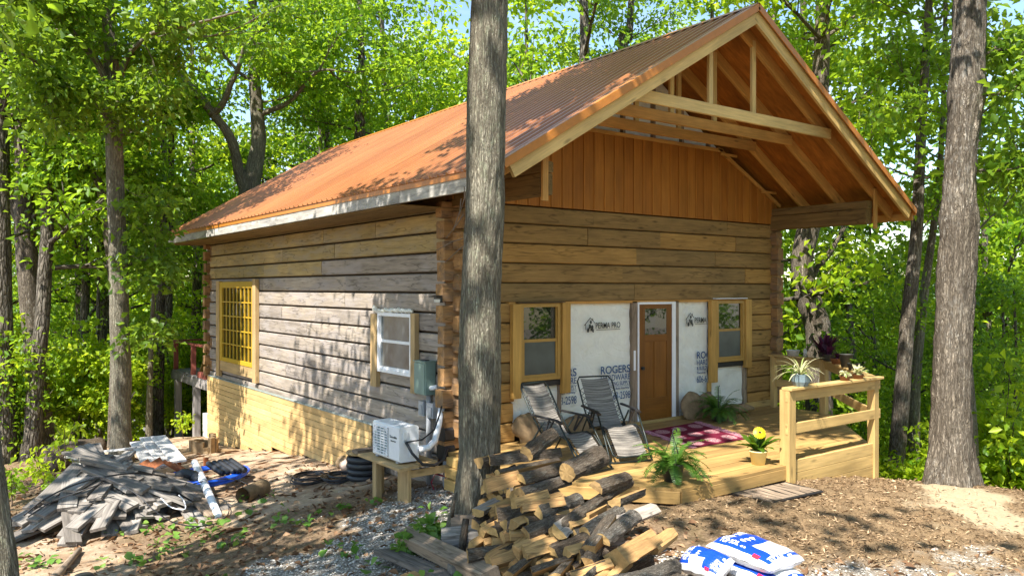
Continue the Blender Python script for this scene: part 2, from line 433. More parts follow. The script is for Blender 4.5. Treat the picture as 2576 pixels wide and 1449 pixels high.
#--PART2--
# ================================================================== GROUND
CP = [(1,-3.5,-.21),(3.1,-3.6,-.24),(5.2,-3.6,-.5),(2,-4.2,-.24),(2,-5,-.25),(4,-5.6,-.38),(0,-5,-.27),(-1.25,-2.5,-.27),(-.6,-1.6,-.45),(-.2,0,-.49),(0,3.4,-.86),
 (0,6.9,-1.13),(0,12.1,-1.63),(-.5,15.4,-2.15),(-2.4,10.5,-1.64),(-3.6,14,-2.0),(-4,2.2,-1.12),(-5,3.8,-1.22),(-3,2,-1.06),(-1.9,-2.4,-.42),
 (-3.5,-2,-.72),(-5.5,0,-.98),(-6,-4,-.8),(-6.5,-9.5,-.3),(5.65,-4.3,-.48),(6.2,-5.2,-.5),(2.6,-6.4,-.42),(8,-5.5,-1.5),(8,-2,-1.7),(9,3,-3.2),
 (12,-6,-4),(13,5,-5.5),(20,0,-10),(9,14,-4.2),(1,20,-3.3),(-6,18,-2.8),(-10,10,-2.3),(0,30,-6),(18,22,-11),(-15,25,-4.6),(-10,0,-1.3),(-16,6,-2.2),
 (-12,-12,-.4),(0,-14,-.3),(10,-14,-2.5),(28,-12,-13),(-22,16,-3.5),(4,6,-1.6),(6,2,-1.6),(3,10,-2.2),(3,-1,-.5),(7,-1,-1.2),(-1.2,-4.3,-.27),(-1.7,-4.4,-.3),(-9,22,-3.4)]
def tps_fit(P):
    A = np.array(P); n = len(A); X = A[:, :2]
    d = np.linalg.norm(X[:, None]-X[None], axis=2); K = np.where(d > 0, d*d*np.log(d+1e-9), 0)+np.eye(n)*.6
    Pm = np.c_[np.ones(n), X]; T = np.zeros((n+3, n+3)); T[:n, :n] = K; T[:n, n:] = Pm; T[n:, :n] = Pm.T
    return X, np.linalg.solve(T, np.r_[A[:, 2], np.zeros(3)])
TX, TW = tps_fit(CP)
def gnd_np(x, y):
    Q = np.stack([x, y], -1).reshape(-1, 2); d = np.linalg.norm(Q[:, None]-TX[None], axis=2)
    K = np.where(d > 0, d*d*np.log(d+1e-9), 0)
    z = K@TW[:-3]+TW[-3]+Q@TW[-2:]
    r = np.linalg.norm(Q-np.array([0, 2]), axis=1); w = np.clip((r-20)/22, 0, 1); w = w*w*(3-2*w)
    far = -9-6*np.clip((Q[:, 0]+10)/40, -.3, 1)
    return z*(1-w)+far*w
def gz(x, y): return float(gnd_np(np.array([x]), np.array([y]))[0])

def grid_axis(a, b, st, far, k=26):
    inner = np.arange(a, b+1e-6, st); g = np.geomspace(st*1.5, far, k)
    return np.r_[a-g[::-1], inner, b+g]
gx = grid_axis(-8.0, 8.5, .085, 240); gy = grid_axis(-9.5, 16.5, .085, 240)
GX, GY = np.meshgrid(gx, gy); fx = GX.ravel(); fy = GY.ravel()
gzv = np.concatenate([gnd_np(fx[i:i+4000], fy[i:i+4000]) for i in range(0, len(fx), 4000)])
def sstep(v, a, b):
    t = np.clip((v-a)/(b-a), 0, 1); return t*t*(3-2*t)
nz1 = np.array([fbm(x*.9, y*.9, 1.7, 4) if abs(x) < 11 and -11 < y < 18 else 0 for x, y in zip(fx, fy)])
nz2 = np.array([fbm(x*4.2, y*4.2, 5.1, 4) if abs(x) < 11 and -11 < y < 18 else 0 for x, y in zip(fx, fy)])
mulch = sstep(fx+nz1*.9, .1, .7)*sstep(-fy+nz1*.5, 2.9, 3.3)*sstep(-(fx*.55+fy*.83)*-1+nz1*.5, -4.25, -3.75)
sand = np.exp(-(((fx-4.6)*.75+(fy+5.0)*.66)/1.7)**2-((-(fx-4.6)*.66+(fy+5.0)*.75)/.55)**2); sand = sstep(sand+nz1*.5, .25, .6)
mulch = mulch*(1-.9*sand)
# gravel strip: from the near cabin corner down towards the front left, and across the drive
gl = np.abs((fx+1.2)*.62-(fy+1.2)*.78)      # distance to a line running (-x,-y)
gravel = sstep(1.55-gl+nz1*.7, 0, .5)*sstep(-fx, -.1, .3)*sstep(1.2-fy+nz1*.6, 0, .5)*sstep(fy+nz1*.5, -5.6, -4.6)
drive = sstep(-(fx*.55+fy*.83)+nz1*.45, 3.55, 4.0)*sstep(fx+3.2, 0, .8)*sstep(-fy, 2.6, 3.2)
gravel = np.clip(gravel+drive*(1-mulch)*.9*sstep(nz2+nz1, -.5, .3), 0, 1)
dirt = sstep(3.3+fx+nz1*1.2, 0, .9)*sstep(fy+nz1*.8, 1.0, 1.9)*sstep(15-fy, 0, 1.5)
dirt = np.clip(dirt+sstep(-fx+nz1, 3.4, 4.2)*sstep(3.6-fy+nz1, 0, 1)*sstep(fy+nz1, -.6, .2)*.9, 0, 1)*(1-gravel)
gzv = gzv+nz1*.03+nz2*.018+mulch*(nz2*.02+.02)
far_m = (np.abs(fx) > 9) | (fy > 17) | (fy < -10)
ny, nx = GX.shape
idx = np.arange(nx*ny).reshape(ny, nx)
q = np.stack([idx[:-1, :-1], idx[:-1, 1:], idx[1:, 1:], idx[1:, :-1]], -1).reshape(-1, 4)
me = bpy.data.meshes.new('ground'); nv = nx*ny
me.vertices.add(nv); me.vertices.foreach_set('co', np.stack([fx, fy, gzv], -1).astype('f').ravel())
me.loops.add(len(q)*4); me.loops.foreach_set('vertex_index', q.ravel().astype('i'))
me.polygons.add(len(q)); me.polygons.foreach_set('loop_start', np.arange(0, len(q)*4, 4, dtype='i'))
me.polygons.foreach_set('use_smooth', np.ones(len(q), bool))
for nm, arr in (('mulch', mulch), ('gravel', gravel), ('dirt', dirt), ('sand', sand)):
    a = me.attributes.new(nm, 'FLOAT', 'POINT'); a.data.foreach_set('value', arr.astype('f'))
me.update(); me.validate()
m, nt = newmat('yard_soil'); n = NG(nt)
co = n.n('ShaderNodeTexCoord').outputs['Object']
a1 = n.noise(co, 3, 6, .6); a2 = n.noise(co, 26, 6, .7); a3 = n.noise(co, 90, 3, .6)
lit = n.mix(n.mr(a2, .38, .62, 0, 1), (.12, .078, .046), (.31, .215, .135))
lit = n.mix(n.mr(a1, .45, .65, 0, .5), lit, (.13, .10, .045))
dv = n.mix(n.mr(a1, .35, .65, 0, 1), (.40, .285, .19), (.54, .42, .30)); dv = n.mul(dv, n.mr(a2, .3, .7, .65, 1.2)); dv = n.mix(n.mr(n.noise(co, 1.1, 6, .65, 1.0), .46, .62, 0, .7), dv, (.20, .12, .07))
gvo = n.n('ShaderNodeTexVoronoi', inp={'Vector': co, 'Scale': 42.0})
gvc = n.n('ShaderNodeSeparateColor', inp={0: gvo.outputs['Color']}).outputs[0]
gv = n.mix(gvc, (.30, .265, .225), (.66, .62, .555)); gv = n.mix(n.mr(a2, .48, .66, 0, .8), gv, (.22, .155, .10))
gv = n.mul(gv, n.mr(gvo.outputs['Distance'], .1, .6, 1.1, .5))
mv = n.noise(n.mapping(co, (40, 95, 60)), 1.0, 6, .75, 2.0)
mu = n.mix(n.mr(mv, .36, .64, 0, 1), (.08, .05, .026), (.40, .275, .155)); mu = n.mul(mu, n.mr(a1, .3, .7, .75, 1.2))
sa = n.mul((.50, .40, .26), n.mr(a2, .3, .7, .8, 1.15))
c = n.mix(n.attr('dirt', 'Fac'), lit, dv); c = n.mix(n.math('MULTIPLY', n.attr('sand', 'Fac'), .85), c, sa)
c = n.mix(n.attr('mulch', 'Fac'), c, mu); c = n.mix(n.attr('gravel', 'Fac'), c, gv)
hh = n.math('ADD', n.math('ADD', a2, n.math('MULTIPLY', a3, .5)), n.math('MULTIPLY', mv, .6))
hh = n.math('ADD', hh, n.math('MULTIPLY', n.math('MULTIPLY', n.mr(gvo.outputs['Distance'], 0, .6, 1, 0), n.attr('gravel', 'Fac')), .8))
n.out(c, .95, n.bump(hh, .65, .03), 0, .15)
me.materials.append(m)
tag(link('ground', me), kind='structure')
GI = {'mulch': mulch, 'gravel': gravel, 'dirt': dirt, 'sand': sand}

# ================================================================== CABIN
W, L = 7.7, 11.95
RX, RZ, EX, EZ = 3.8, 6.5, -.86, 3.75
EX2 = 2*RX-EX; MS = (RZ-EZ)/(RX-EX); YF, YB = -2.42, 12.8
cabin = thing('log_cabin', 'two storey square log cabin with copper orange ribbed metal roof and open front gable', 'cabin')
# --- side wall courses
def logprof(d0, h, b=.014):
    # lat axis points OUT of the wall: 0 is the face, -d0 the inner side
    return [(-d0, 0), (-.02, 0), (0, b), (.004, h*.5), (0, h-b), (-.02, h), (-d0, h)]
side = MB(); sidew = MB()
zs = [3.453-.2985*k for k in range(12)]
courses = [(3.75, zs[0])]+[(zs[k], zs[k+1]) for k in range(11)]+[(zs[11], -.14)]
def wobf(seed, amp=.007):
    return lambda d, x, y: (noise.noise(Vector((d*.9, y*5+seed, seed)))*amp if x > -.05 else 0)
for k, (zt, zb) in enumerate(courses):
    y = .2; joints = [y]
    while y < L-2.4:
        y += R.uniform(1.8, 4.6); joints.append(min(y, L))
    if joints[-1] < L: joints.append(L)
    for a, b in zip(joints[:-1], joints[1:]):
        out = R.uniform(-.008, .012)
        mb = sidew if (k < 3 or (k == 3 and R.random() < .4)) else side
        y0, y1 = a+.002, b-.002
        lo = zb
        if k == 12:
            if a > 3.0: lo = .03
        mb.prism(logprof(.18, zt-lo-.030), (0-out, y1, lo+.015), (0-out, y0, lo+.015), (-1,0,0), (0,0,1), tint=R.random(), segs=max(2, int((b-a)/.35)), wob=wobf(k*3.1))
for k in range(2):   # courses that go below near the meter pole
    z1 = -.14-.285*k
    side.prism(logprof(.18, .26), (0, 2.55-.5*k, z1-.27), (0, .2, z1-.27), (-1,0,0), (0,0,1), tint=.3, segs=6, wob=wobf(k+9))
side.build('side_log_wall', M['log_side'], cabin)
o = sidew.build('side_log_wall', M['log_warm'], cabin); o['label'] = 'tan upper log courses sheltered under the eave'
bk = MB(); bk.box(.09, .2, .15, L-.02, -1.0, 3.7, .3); bk2 = MB(); bk2.box(W-.2, W-.09, .15, L-.02, -1.2, 3.7, .3)
bk3 = MB(); bk3.box(.2, W-.2, .10, .2, -.1, 3.6, .3); bk4 = MB(); bk4.box(.2, W-.2, L-.2, L-.1, -1.2, 3.7, .3)
[b_.build('wall_chinking', M['chink'], cabin) for b_ in (bk, bk2, bk3, bk4)]
# --- front wall
zf = [3.314-.302*k for k in range(12)]
fc = [(3.59, zf[0])]+[(zf[k], zf[k+1]) for k in range(10)]+[(zf[10], .0)]
fr = MB()
for k, (zt, zb) in enumerate(fc):
    spans = [(.15, W-.15)] if zb > 2.05 else [(.15, 1.10+R.uniform(-.03, .02)), (6.76+R.uniform(-.02, .03), W-.15)]
    for (a, b) in spans:
        js = [a]
        if b-a > 3:
            x = a
            while x < b-2.6:
                x += R.uniform(1.3, 3.6); js.append(x)
        js.append(b)
        for p, q2 in zip(js[:-1], js[1:]):
            out = R.uniform(-.006, .012)
            fr.prism(logprof(.14, zt-zb-.014), (p+.002, -out, zb+.007), (q2-.002, -out, zb+.007), (0,-1,0), (0,0,1), tint=R.random(), segs=max(2, int((q2-p)/.35)), wob=wobf(k*1.7+40))
fr.build('front_log_wall', M['log_front'], cabin)
# corner log ends (front-wall logs stick out past the side wall, side-wall logs past the front)
ce = MB(); ceR = MB(); ceF = MB()
for (zt, zb) in fc:
    h = zt-zb-.03
    for (xa, xb) in ((-.15, .15), (W-.15, W+.15)):
        j = R.uniform(-.02, .02); z1 = (zt+zb)/2
        (ce if xa < 1 else ceR).beam((xa+(j if xa < 0 else 0), .1, z1), (xb+(j if xb > W else 0), .1, z1), .2+R.uniform(-.02, .02), h+R.uniform(-.03, .0), bev=.014, jit=.006)
for k in range(2):
    ce.beam((-.14, .08, -.13-.27*k*0-.0), (.1, .08, -.13), .2, .2, bev=.03, jit=.01)
for (zt, zb) in courses[:-1]:
    h = zt-zb-.035; z1 = (zt+zb)/2
    for x in (.1, W-.1):
        ya = -.15+R.uniform(-.02, .02)
        (ce if x < 1 else ceR).beam((x, ya, z1), (x, .22, z1), .2+R.uniform(-.02, .02), h+R.uniform(-.03, 0), bev=.014, jit=.006)
    ceF.beam((.1, L-.25, z1), (.1, L+.16+R.uniform(-.02, .02), z1), .2, h-.02, bev=.014, jit=.006)
for (zt, zb) in fc:
    z1 = (zt+zb)/2
    ceF.beam((-.13+R.uniform(-.02, .02), L-.02, z1), (.2, L-.02, z1), .2, zt-zb-.07, bev=.014, jit=.006)
for b_ in (ce, ceR, ceF): b_.build('corner_log_ends', M['log_end'], cabin)
wrapcol = MB()
wrapcol.beam((-.15, .08, -.02), (.02, .08, -.02), .23, .20, bev=.03); wrapcol.beam((-.15, .08, .24), (.02, .08, .24), .23, .19, bev=.03)
o = wrapcol.build('corner_log_ends', M['black'], cabin); o['label'] = 'two blackened lowest log ends at the near corner'
# skirting under the side wall
sk = MB(); top = .03
for k in range(14):
    zt = top-.125*k
    y0 = 2.5 if zt > -.55 else (3.2 if zt > -.8 else None)
    for (a, b) in ((2.5, 7.2), (7.2, L)):
        # stop boards at the ground line
        ys = a
        while ys < b and gz(0, ys) > zt-.02: ys += .3
        ye = b
        while ye > ys and gz(0, ye) > zt-.02: ye -= .3
        if ye-ys < .5: continue
        sk.beam((-.03-R.uniform(0, .004), ye-.002, zt-.0625), (-.03-R.uniform(0, .004), ys+.002, zt-.0625), .022, .117, bev=.005)
sk.build('plank_skirting', M['pine_skirt'], cabin)
fl = MB(); fl.box(-.055, .0, 2.3, L, .03, .055, .5); fl.build('skirting_flashing', M['flash'], cabin)
pk = MB()
for y0, y1, zz in ((11.2, 11.9, -1.42), (9.3, 9.75, -1.30), (7.7, 8.1, -1.2), (5.4, 5.9, -1.02), (3.4, 3.65, -.72)):
    pk.box(-.012, .01, y0, y1, zz-.35, zz+.16)
pk.each('skirting_patch', M['brown_wood'], cabin)
# gable: orange board siding, white wrap and studs above
gs = MB(); x = 0.0
def gabtop(x): return min(4.9, 4.0+.49*min(x, W-x))
while x < W-.01:
    x2 = min(x+.228, W); z0 = 3.6
    a, b = gabtop(x), gabtop(x2)
    yy = -.012
    v = [(x, yy, z0), (x2, yy, z0), (x2, yy, b), (x, yy, a), (x, .05, z0), (x2, .05, z0), (x2, .05, b), (x, .05, a)]
    off = R.random()*9; t = R.random()
    gs.add(v, [(0,1,2,3),(1,5,6,2),(4,0,3,7),(3,2,6,7),(4,5,1,0)], [(p[2], p[0]+off, p[1]) for p in v], t)
    gs.beam((x, yy-.007, z0), (x, yy-.007, a-.01), .03, .016, (0,1,0), .003, tint=.9)
    x = x2
gs.build('gable_siding', M['siding'], cabin)
gt = MB()
gt.beam((1.75, -.05, 4.90), (5.95, -.05, 4.90), .05, .06, bev=.004)
gt.beam((5.82, -.05, 4.93), (W+.05, -.05, 3.97), .05, .06, bev=.004); gt.beam((W-5.82, -.05, 4.93), (-.05, -.05, 3.97), .05, .06, bev=.004)
for x in (6.1, 7.35, 1.6, .4): gt.beam((x-.22, -.06, gabtop(x)+.05), (x+.25, -.06, gabtop(x)+.05), .04, .05, bev=.004)
gt.each('gable_trim', M['rafter'], cabin)
gw = MB(); gw.add([(.1, .10, 3.9), (W-.1, .10, 3.9), (RX+.12, .10, 6.32), (RX-.12, .10, 6.32)], [(0, 1, 2, 3)])
gw.build('gable_wrap', M['wrap'], cabin)
gst = MB()
for i in range(10):
    x = .5+i*.74
    zt = RZ-.2-MS*abs(x-RX)
    if zt > 4.2: gst.box(x-.03, x+.03, .03, .098, 4.1, zt)
gst.each('gable_stud', M['brown_wood'], cabin)
# --- roof
roof = MB()
per = .20; ys = []; zo = []
y = YF
while y < YB:
    for dy, dz in ((0, 0), (.125, 0), (.140, .030), (.170, .030), (.185, 0)):
        if y+dy <= YB: ys.append(y+dy); zo.append(dz)
    y += per
Nn = len(ys)
for sgn in (-1, 1):
    ex = EX-.03 if sgn < 0 else EX2+.03
    ez = EZ-.03*MS
    nrm = Vector((sgn*MS, 0, 1)).normalized()
    vs = []; fs = []
    for (X, Z) in ((ex, ez), (RX, RZ)):
        for yy, dz in zip(ys, zo): vs.append(Vector((X, yy, Z))+nrm*dz)
    for i in range(Nn-1):
        f = (i, i+1, Nn+i+1, Nn+i); fs.append(f if sgn < 0 else tuple(reversed(f)))
    o_ = len(vs)
    vs += [v-nrm*.004-nrm*(zo[i % Nn]) for i, v in enumerate(vs)]
    for i in range(Nn-1):
        f = (o_+i, o_+i+1, o_+Nn+i+1, o_+Nn+i); fs.append(tuple(reversed(f)) if sgn < 0 else f)
        fs.append((i, i+1, o_+i+1, o_+i))
    roof.add(vs, fs, None, .5)
ro = roof.build('metal_roof', M['metal_roof'], cabin)
rc = MB()
for sgn in (-1, 1):
    nrm = Vector((sgn*MS, 0, 1)).normalized(); dn = Vector((sgn, 0, -MS)).normalized()
    p0 = Vector((RX, 0, RZ))+Vector((0, 0, .04)); p1 = p0+dn*.17
    rc.add([p0+Vector((0, YF-.01, 0)), p0+Vector((0, YB, 0)), p1+Vector((0, YB, 0)), p1+Vector((0, YF-.01, 0))], [(0, 1, 2, 3)])
rc.build('ridge_cap', M['orange_trim'], ro)
# ply sheathing
ply = MB()
for sgn in (-1, 1):
    nrm = Vector((sgn*MS, 0, 1)).normalized(); dn = Vector((sgn, 0, -MS)).normalized()
    Ls = math.hypot(RX-EX, RZ-EZ)-.03; yy = YF+.03; k = 0
    while yy < 0.3:
        y2 = min(yy+1.22, .35)
        dd = 0.02
        while dd < Ls:
            d2 = min(dd+2.44, Ls)
            c = Vector((RX, 0, RZ))+dn*((dd+d2)/2)-nrm*.022
            a = c-dn*((d2-dd)/2-.002); b = c+dn*((d2-dd)/2-.002)
            a.y = b.y = (yy+y2)/2
            ply.beam(a, b, (y2-yy)-.004, .016, nrm, 0)
            dd = d2
        yy = y2
    c0 = Vector((RX, 0, RZ))-nrm*.022+dn*.02; c1 = Vector((RX, 0, RZ))+dn*Ls-nrm*.022
    c0.y = c1.y = (.35+YB-.03)/2
    ply.beam(c0, c1, YB-.03-.35, .016, nrm, 0)
ply.build('roof_sheathing', M['ply'], cabin)
# rafters with collar ties and studs
def rafter_pair(y, w, h, mat, name='rafter', off=.03, ends=.02):
    for sgn in (-1, 1):
        nrm = Vector((sgn*MS, 0, 1)).normalized(); dn = Vector((sgn, 0, -MS)).normalized()
        Ls = math.hypot(RX-EX, RZ-EZ)-.06
        a = Vector((RX, y, RZ))-nrm*(off+h/2)+dn*(h*MS*.5); b = Vector((RX, y, RZ))+dn*(Ls-ends)-nrm*(off+h/2)
        mb = MB(); mb.beam(a, b, w, h, nrm, .005, segs=6, jit=.0015); mb.build(name, M[mat], cabin)
rafter_pair(-2.36, .05, .20, 'pine', 'barge_rafter')
for y in (-2.02, -1.27, -.52):
    rafter_pair(y, .055, .19, 'rafter')
    hw = 2.42; zc = 4.93
    mb = MB(); mb.beam((RX-hw, y-.06, zc), (RX+hw, y-.06, zc), .05, .17, bev=.006, segs=8, jit=.002)
    mb.build('collar_tie', M['pine'] if y < -1.9 else M['rafter'], cabin)
    for x in (RX-.62, RX+.40):
        st = MB(); st.box(x-.045, x+.045, y-.028, y+.022, zc+.05, RZ-.12-MS*abs(x-RX), bev=.004); st.each('gable_stud', M['pine'], cabin)
# rake trim (metal), eave trim, fascia
rk = MB()
for sgn in (-1, 1):
    nrm = Vector((sgn*MS, 0, 1)).normalized(); dn = Vector((sgn, 0, -MS)).normalized()
    Ls = math.hypot(RX-EX, RZ-EZ)+.02
    for yy, hgt in ((YF-.005, .10), (YB-.0, .10)):
        a = Vector((RX, yy, RZ))-nrm*(hgt/2-.028); b = a+dn*Ls
        rk.beam(a+dn*(hgt*MS*.5-.02), b, .02, hgt, nrm, .003)
    a = Vector((RX, YF+.045, RZ+.0))+nrm*.026; rk.beam(a+dn*.03, a+dn*Ls, .10, .006, nrm, .0)
rk.each('rake_trim', M['orange_trim'], cabin)
et = MB()
for sgn in (-1, 1):
    xx = EX-.0 if sgn < 0 else EX2
    et.box(xx-.014, xx+.014, YF, YB, EZ-.095, EZ-.02)
et.each('eave_trim', M['orange_trim'], cabin)
fa = MB(); yy = YF+.04
while yy < YB-.1:
    y2 = min(yy+R.uniform(2.2, 3.4), YB-.04)
    fa.beam((EX+.015, y2-.003, EZ-.165), (EX+.015, yy+.003, EZ-.165), .035, .19, bev=.004, segs=3, jit=.002); yy = y2
fa.build('fascia_board', M['fascia'], cabin)
f2 = MB(); f2.beam((EX2-.015, YF+.05, EZ-.12), (EX2-.015, YB-.04, EZ-.12), .035, .13, bev=.004); o = f2.build('fascia_board', M['rafter'], cabin)
so = MB(); so.box(EX+.04, -.001, .05, YB-.1, 3.47, 3.485); o = so.build('eave_soffit', M['dark_log'], cabin)
# plate beams that carry the porch roof
pbm = MB()
for x in (.1, W-.1):
    pbm.beam((x, .16, 3.62), (x, -2.0, 3.62), .2, .27, bev=.014, segs=4, jit=.004)
    pbm.beam((x, .16, 3.83), (x, -2.02, 3.83), .18, .14, bev=.012, segs=4, jit=.004)
pbm.each('plate_beam', M['dark_log'], cabin)
for x in (.02, W+.0):
    mb = MB(); mb.box(x-.045, x+.045, -2.085, -2.045, 3.40, 4.12, bev=.004); mb.build('hanger_board', M['rafter'], cabin)
# --- openings
def window(x0, x1, z0, z1, face, frame, upper, lower, name='window'):
    """double hung window; face(a, z, out) maps wall coordinates to the place"""
    mb = MB(); fw = .055
    def bx(mb, a0, a1, c0, c1, o0, o1, t=.5):
        v = [face(a, z, o_) for a in (a0, a1) for z in (c0, c1) for o_ in (o0, o1)]
        mb.add(v, [(0,1,3,2),(4,6,7,5),(0,4,5,1),(2,3,7,6),(0,2,6,4),(1,5,7,3)], None, t)
    zm = (z0+z1)/2+.02
    for (a0, a1, c0, c1) in ((x0, x1, z1-fw, z1), (x0, x1, z0, z0+fw), (x0, x0+fw, z0+fw, z1-fw), (x1-fw, x1, z0+fw, z1-fw)):
        bx(mb, a0, a1, c0, c1, .008, .07)
    i0, i1, k0, k1 = x0+fw, x1-fw, z0+fw, z1-fw
    sw = .04
    for (a0, a1, c0, c1) in ((i0, i1, zm-.02, zm+.025), (i0, i0+.02, zm+.025, k1), (i1-.02, i1, zm+.025, k1)):
        bx(mb, a0, a1, c0, c1, .012, .045)
    for (a0, a1, c0, c1) in ((i0, i1, k0, k0+sw), (i0, i0+sw*.7, k0+sw, zm-.02), (i1-sw*.7, i1, k0+sw, zm-.02)):
        bx(mb, a0, a1, c0, c1, .012, .055)
    w = mb.build(name, frame, cabin); fix_normals(w)
    g = MB(); bx(g, i0, i1, zm, k1, .012, .024); p = g.build('pane', upper, w); fix_normals(p)
    g = MB(); bx(g, i0, i1, k0, zm, .012, .034); p = g.build('pane', lower, w); fix_normals(p)
    return w
fside = lambda a, z, o: (-o, a, z)
ffront = lambda a, z, o: (a, .02-o, z)
w = window(1.08, 2.21, .96, 1.93, fside, M['white'], M['glass_pale'], M['glass_pale']); w['label'] = 'white vinyl window in the side wall'
w = window(1.19, 1.98, .90, 2.09, ffront, M['brown_frame'], M['glass'], M['screen']); w['label'] = 'tan framed porch window left of the door'
w = window(5.79, 6.61, .94, 2.09, ffront, M['brown_frame'], M['glass'], M['screen']); w['label'] = 'tan framed porch window right of the door'
# mustard grid window
yw = MB(); y0, y1, z0, z1 = 8.27, 10.77, .52, 2.48
for (a0, a1, c0, c1) in ((y0, y1, z1-.15, z1), (y0, y1, z0, z0+.10), (y0, y0+.12, z0+.1, z1-.15), (y1-.2, y1, z0+.1, z1-.15)):
    yw.box(-.075, -.008, a0, a1, c0, c1, .5, bev=.004)
for i in range(1, 8):
    a = y0+.12+(y1-.2-y0-.12)*i/8; yw.box(-.058, -.03, a-.018, a+.018, z0+.1, z1-.15, .5)
for i in range(1, 5):
    c = z0+.1+(z1-.25-z0)*i/5; yw.box(-.064, -.034, y0+.12, y1-.2, c-.013, c+.013, .5)
w = yw.build('window', M['yellow'], cabin); w['label'] = 'mustard yellow window with a small grid of bars'
g = MB(); g.box(-.024, -.012, y0+.1, y1-.18, z0+.08, z1-.13); g.build('pane', M['glass'], w)
def casing(boards, mat, lab=None):
    for b in boards:
        mb = MB(); mb.box(*b, bev=.005); mb.build('casing_board', M[mat], cabin)
casing([(-.09, -.006, 10.775, 11.02, .12, 2.5), (-.10, -.006, 8.06, 8.265, .2, 2.53), (-.062, -.006, 8.27, 10.77, .27, .515)], 'casing_side')
casing([(-.09, -.006, 2.215, 2.42, .70, 1.9), (-.09, -.006, .94, 1.075, .72, 1.94)], 'casing_side')
casing([(1.02, 1.18, -.085, .0, .66, 2.085), (2.0, 2.165, -.085, .0, .67, 2.10), (5.60, 5.78, -.085, .0, .58, 2.10), (6.62, 6.80, -.085, .0, .80, 2.11)], 'casing')
mb = MB(); mb.box(5.56, 5.64, -.05, .0, .42, .578, bev=.004); mb.build('casing_board', M['casing'], cabin)
for (x0, x1, z0, z1) in ((1.18, 2.0, .80, .885), (5.78, 6.61, .84, .925)):
    mb = MB()
    mb.box(x0, x1, -.02, .02, z0, z1); mb.build('window_flashing', M['black'], cabin)
mb = MB(); mb.box(1.08-.0, 2.21, -.03, -.006, .90, .955); mb.build('window_flashing', M['black'], cabin)
mb = MB(); mb.box(5.72, 6.64, -.10, -.01, 2.125, 2.14); mb.build('window_head_flashing', M['white'], cabin)
mb = MB(); mb.box(1.12, 2.05, -.09, -.01, 2.10, 2.112); mb.build('window_head_flashing', M['black'], cabin)
# crumpled foam over the white window
cr = MB()
for i in range(10):
    yy = 1.15+i*.11; cr.tube([(-.04, yy-.07, 1.95+R.uniform(-.01, .02)), (-.07, yy, 1.965+R.uniform(-.01, .03)), (-.03, yy+.07, 1.95)], [.02, .035, .015], 6)
cr.tube([(-.05, 2.2, 1.93), (-.08, 2.27, 1.98), (-.06, 2.36, 2.03)], [.03, .05, .02], 7)
cr.build('window_head_wrap', M['wrap'], cabin)
# house wrap sheets
def sheet(x0, x1, z0, z1, y, seed, amp=.030, ragged=.025, name='house_wrap'):
    mb = MB(); nx_ = max(8, int((x1-x0)/.05)); nz_ = max(8, int((z1-z0)/.05)); vs = []; gs = []
    for j in range(nz_+1):
        for i in range(nx_+1):
            u, v = i/nx_, j/nz_
            x = x0+(x1-x0)*u; z = z0+(z1-z0)*v
            if i in (0, nx_): x += noise.noise(Vector((z*5, seed, 0)))*ragged
            if j in (0, nz_): z += noise.noise(Vector((x*5, seed, 3)))*ragged
            r = noise.noise(Vector((x*1.6+seed, z*1.1, seed)))*1.0+abs(noise.noise(Vector((x*2.4+z*1.8, z*2.2-x, seed+4))))*1.5+noise.noise(Vector((x*7, z*6, seed)))*.35
            e = 1.8 if v < .3 else .8
            vs.append((x, y-abs(amp*r*e), z)); gs.append((x, z, seed))
    fs = [(j*(nx_+1)+i, j*(nx_+1)+i+1, (j+1)*(nx_+1)+i+1, (j+1)*(nx_+1)+i) for j in range(nz_) for i in range(nx_)]
    mb.add(vs, fs, gs); return mb.build(name, M['wrap'], cabin, True)
S1 = sheet(2.02, 3.62, .04, 2.10, .07, 1.0); S2 = sheet(4.80, 5.66, -.02, 2.10, .07, 5.0)
S3 = sheet(1.08, 2.02, .22, .83, .06, 9.0); S4 = sheet(5.70, 6.66, .10, .86, .06, 12.0)
stw = MB()
for (x0, x1, z0, z1) in ((3.625, 3.745, .02, 2.10), (4.70, 4.80, -.02, 2.10), (1.985, 2.04, .05, .80), (5.64, 5.70, .05, .6), (6.66, 6.75, .0, .9)):
    stw.box(x0, x1, .0, .08, z0, z1, bev=.004)
stw.each('wall_stud', M['brown_wood'], cabin)
hd = MB(); hd.box(1.0, 6.8, .0, .08, 2.075, 2.115); hd.build('header_board', M['rafter'], cabin)
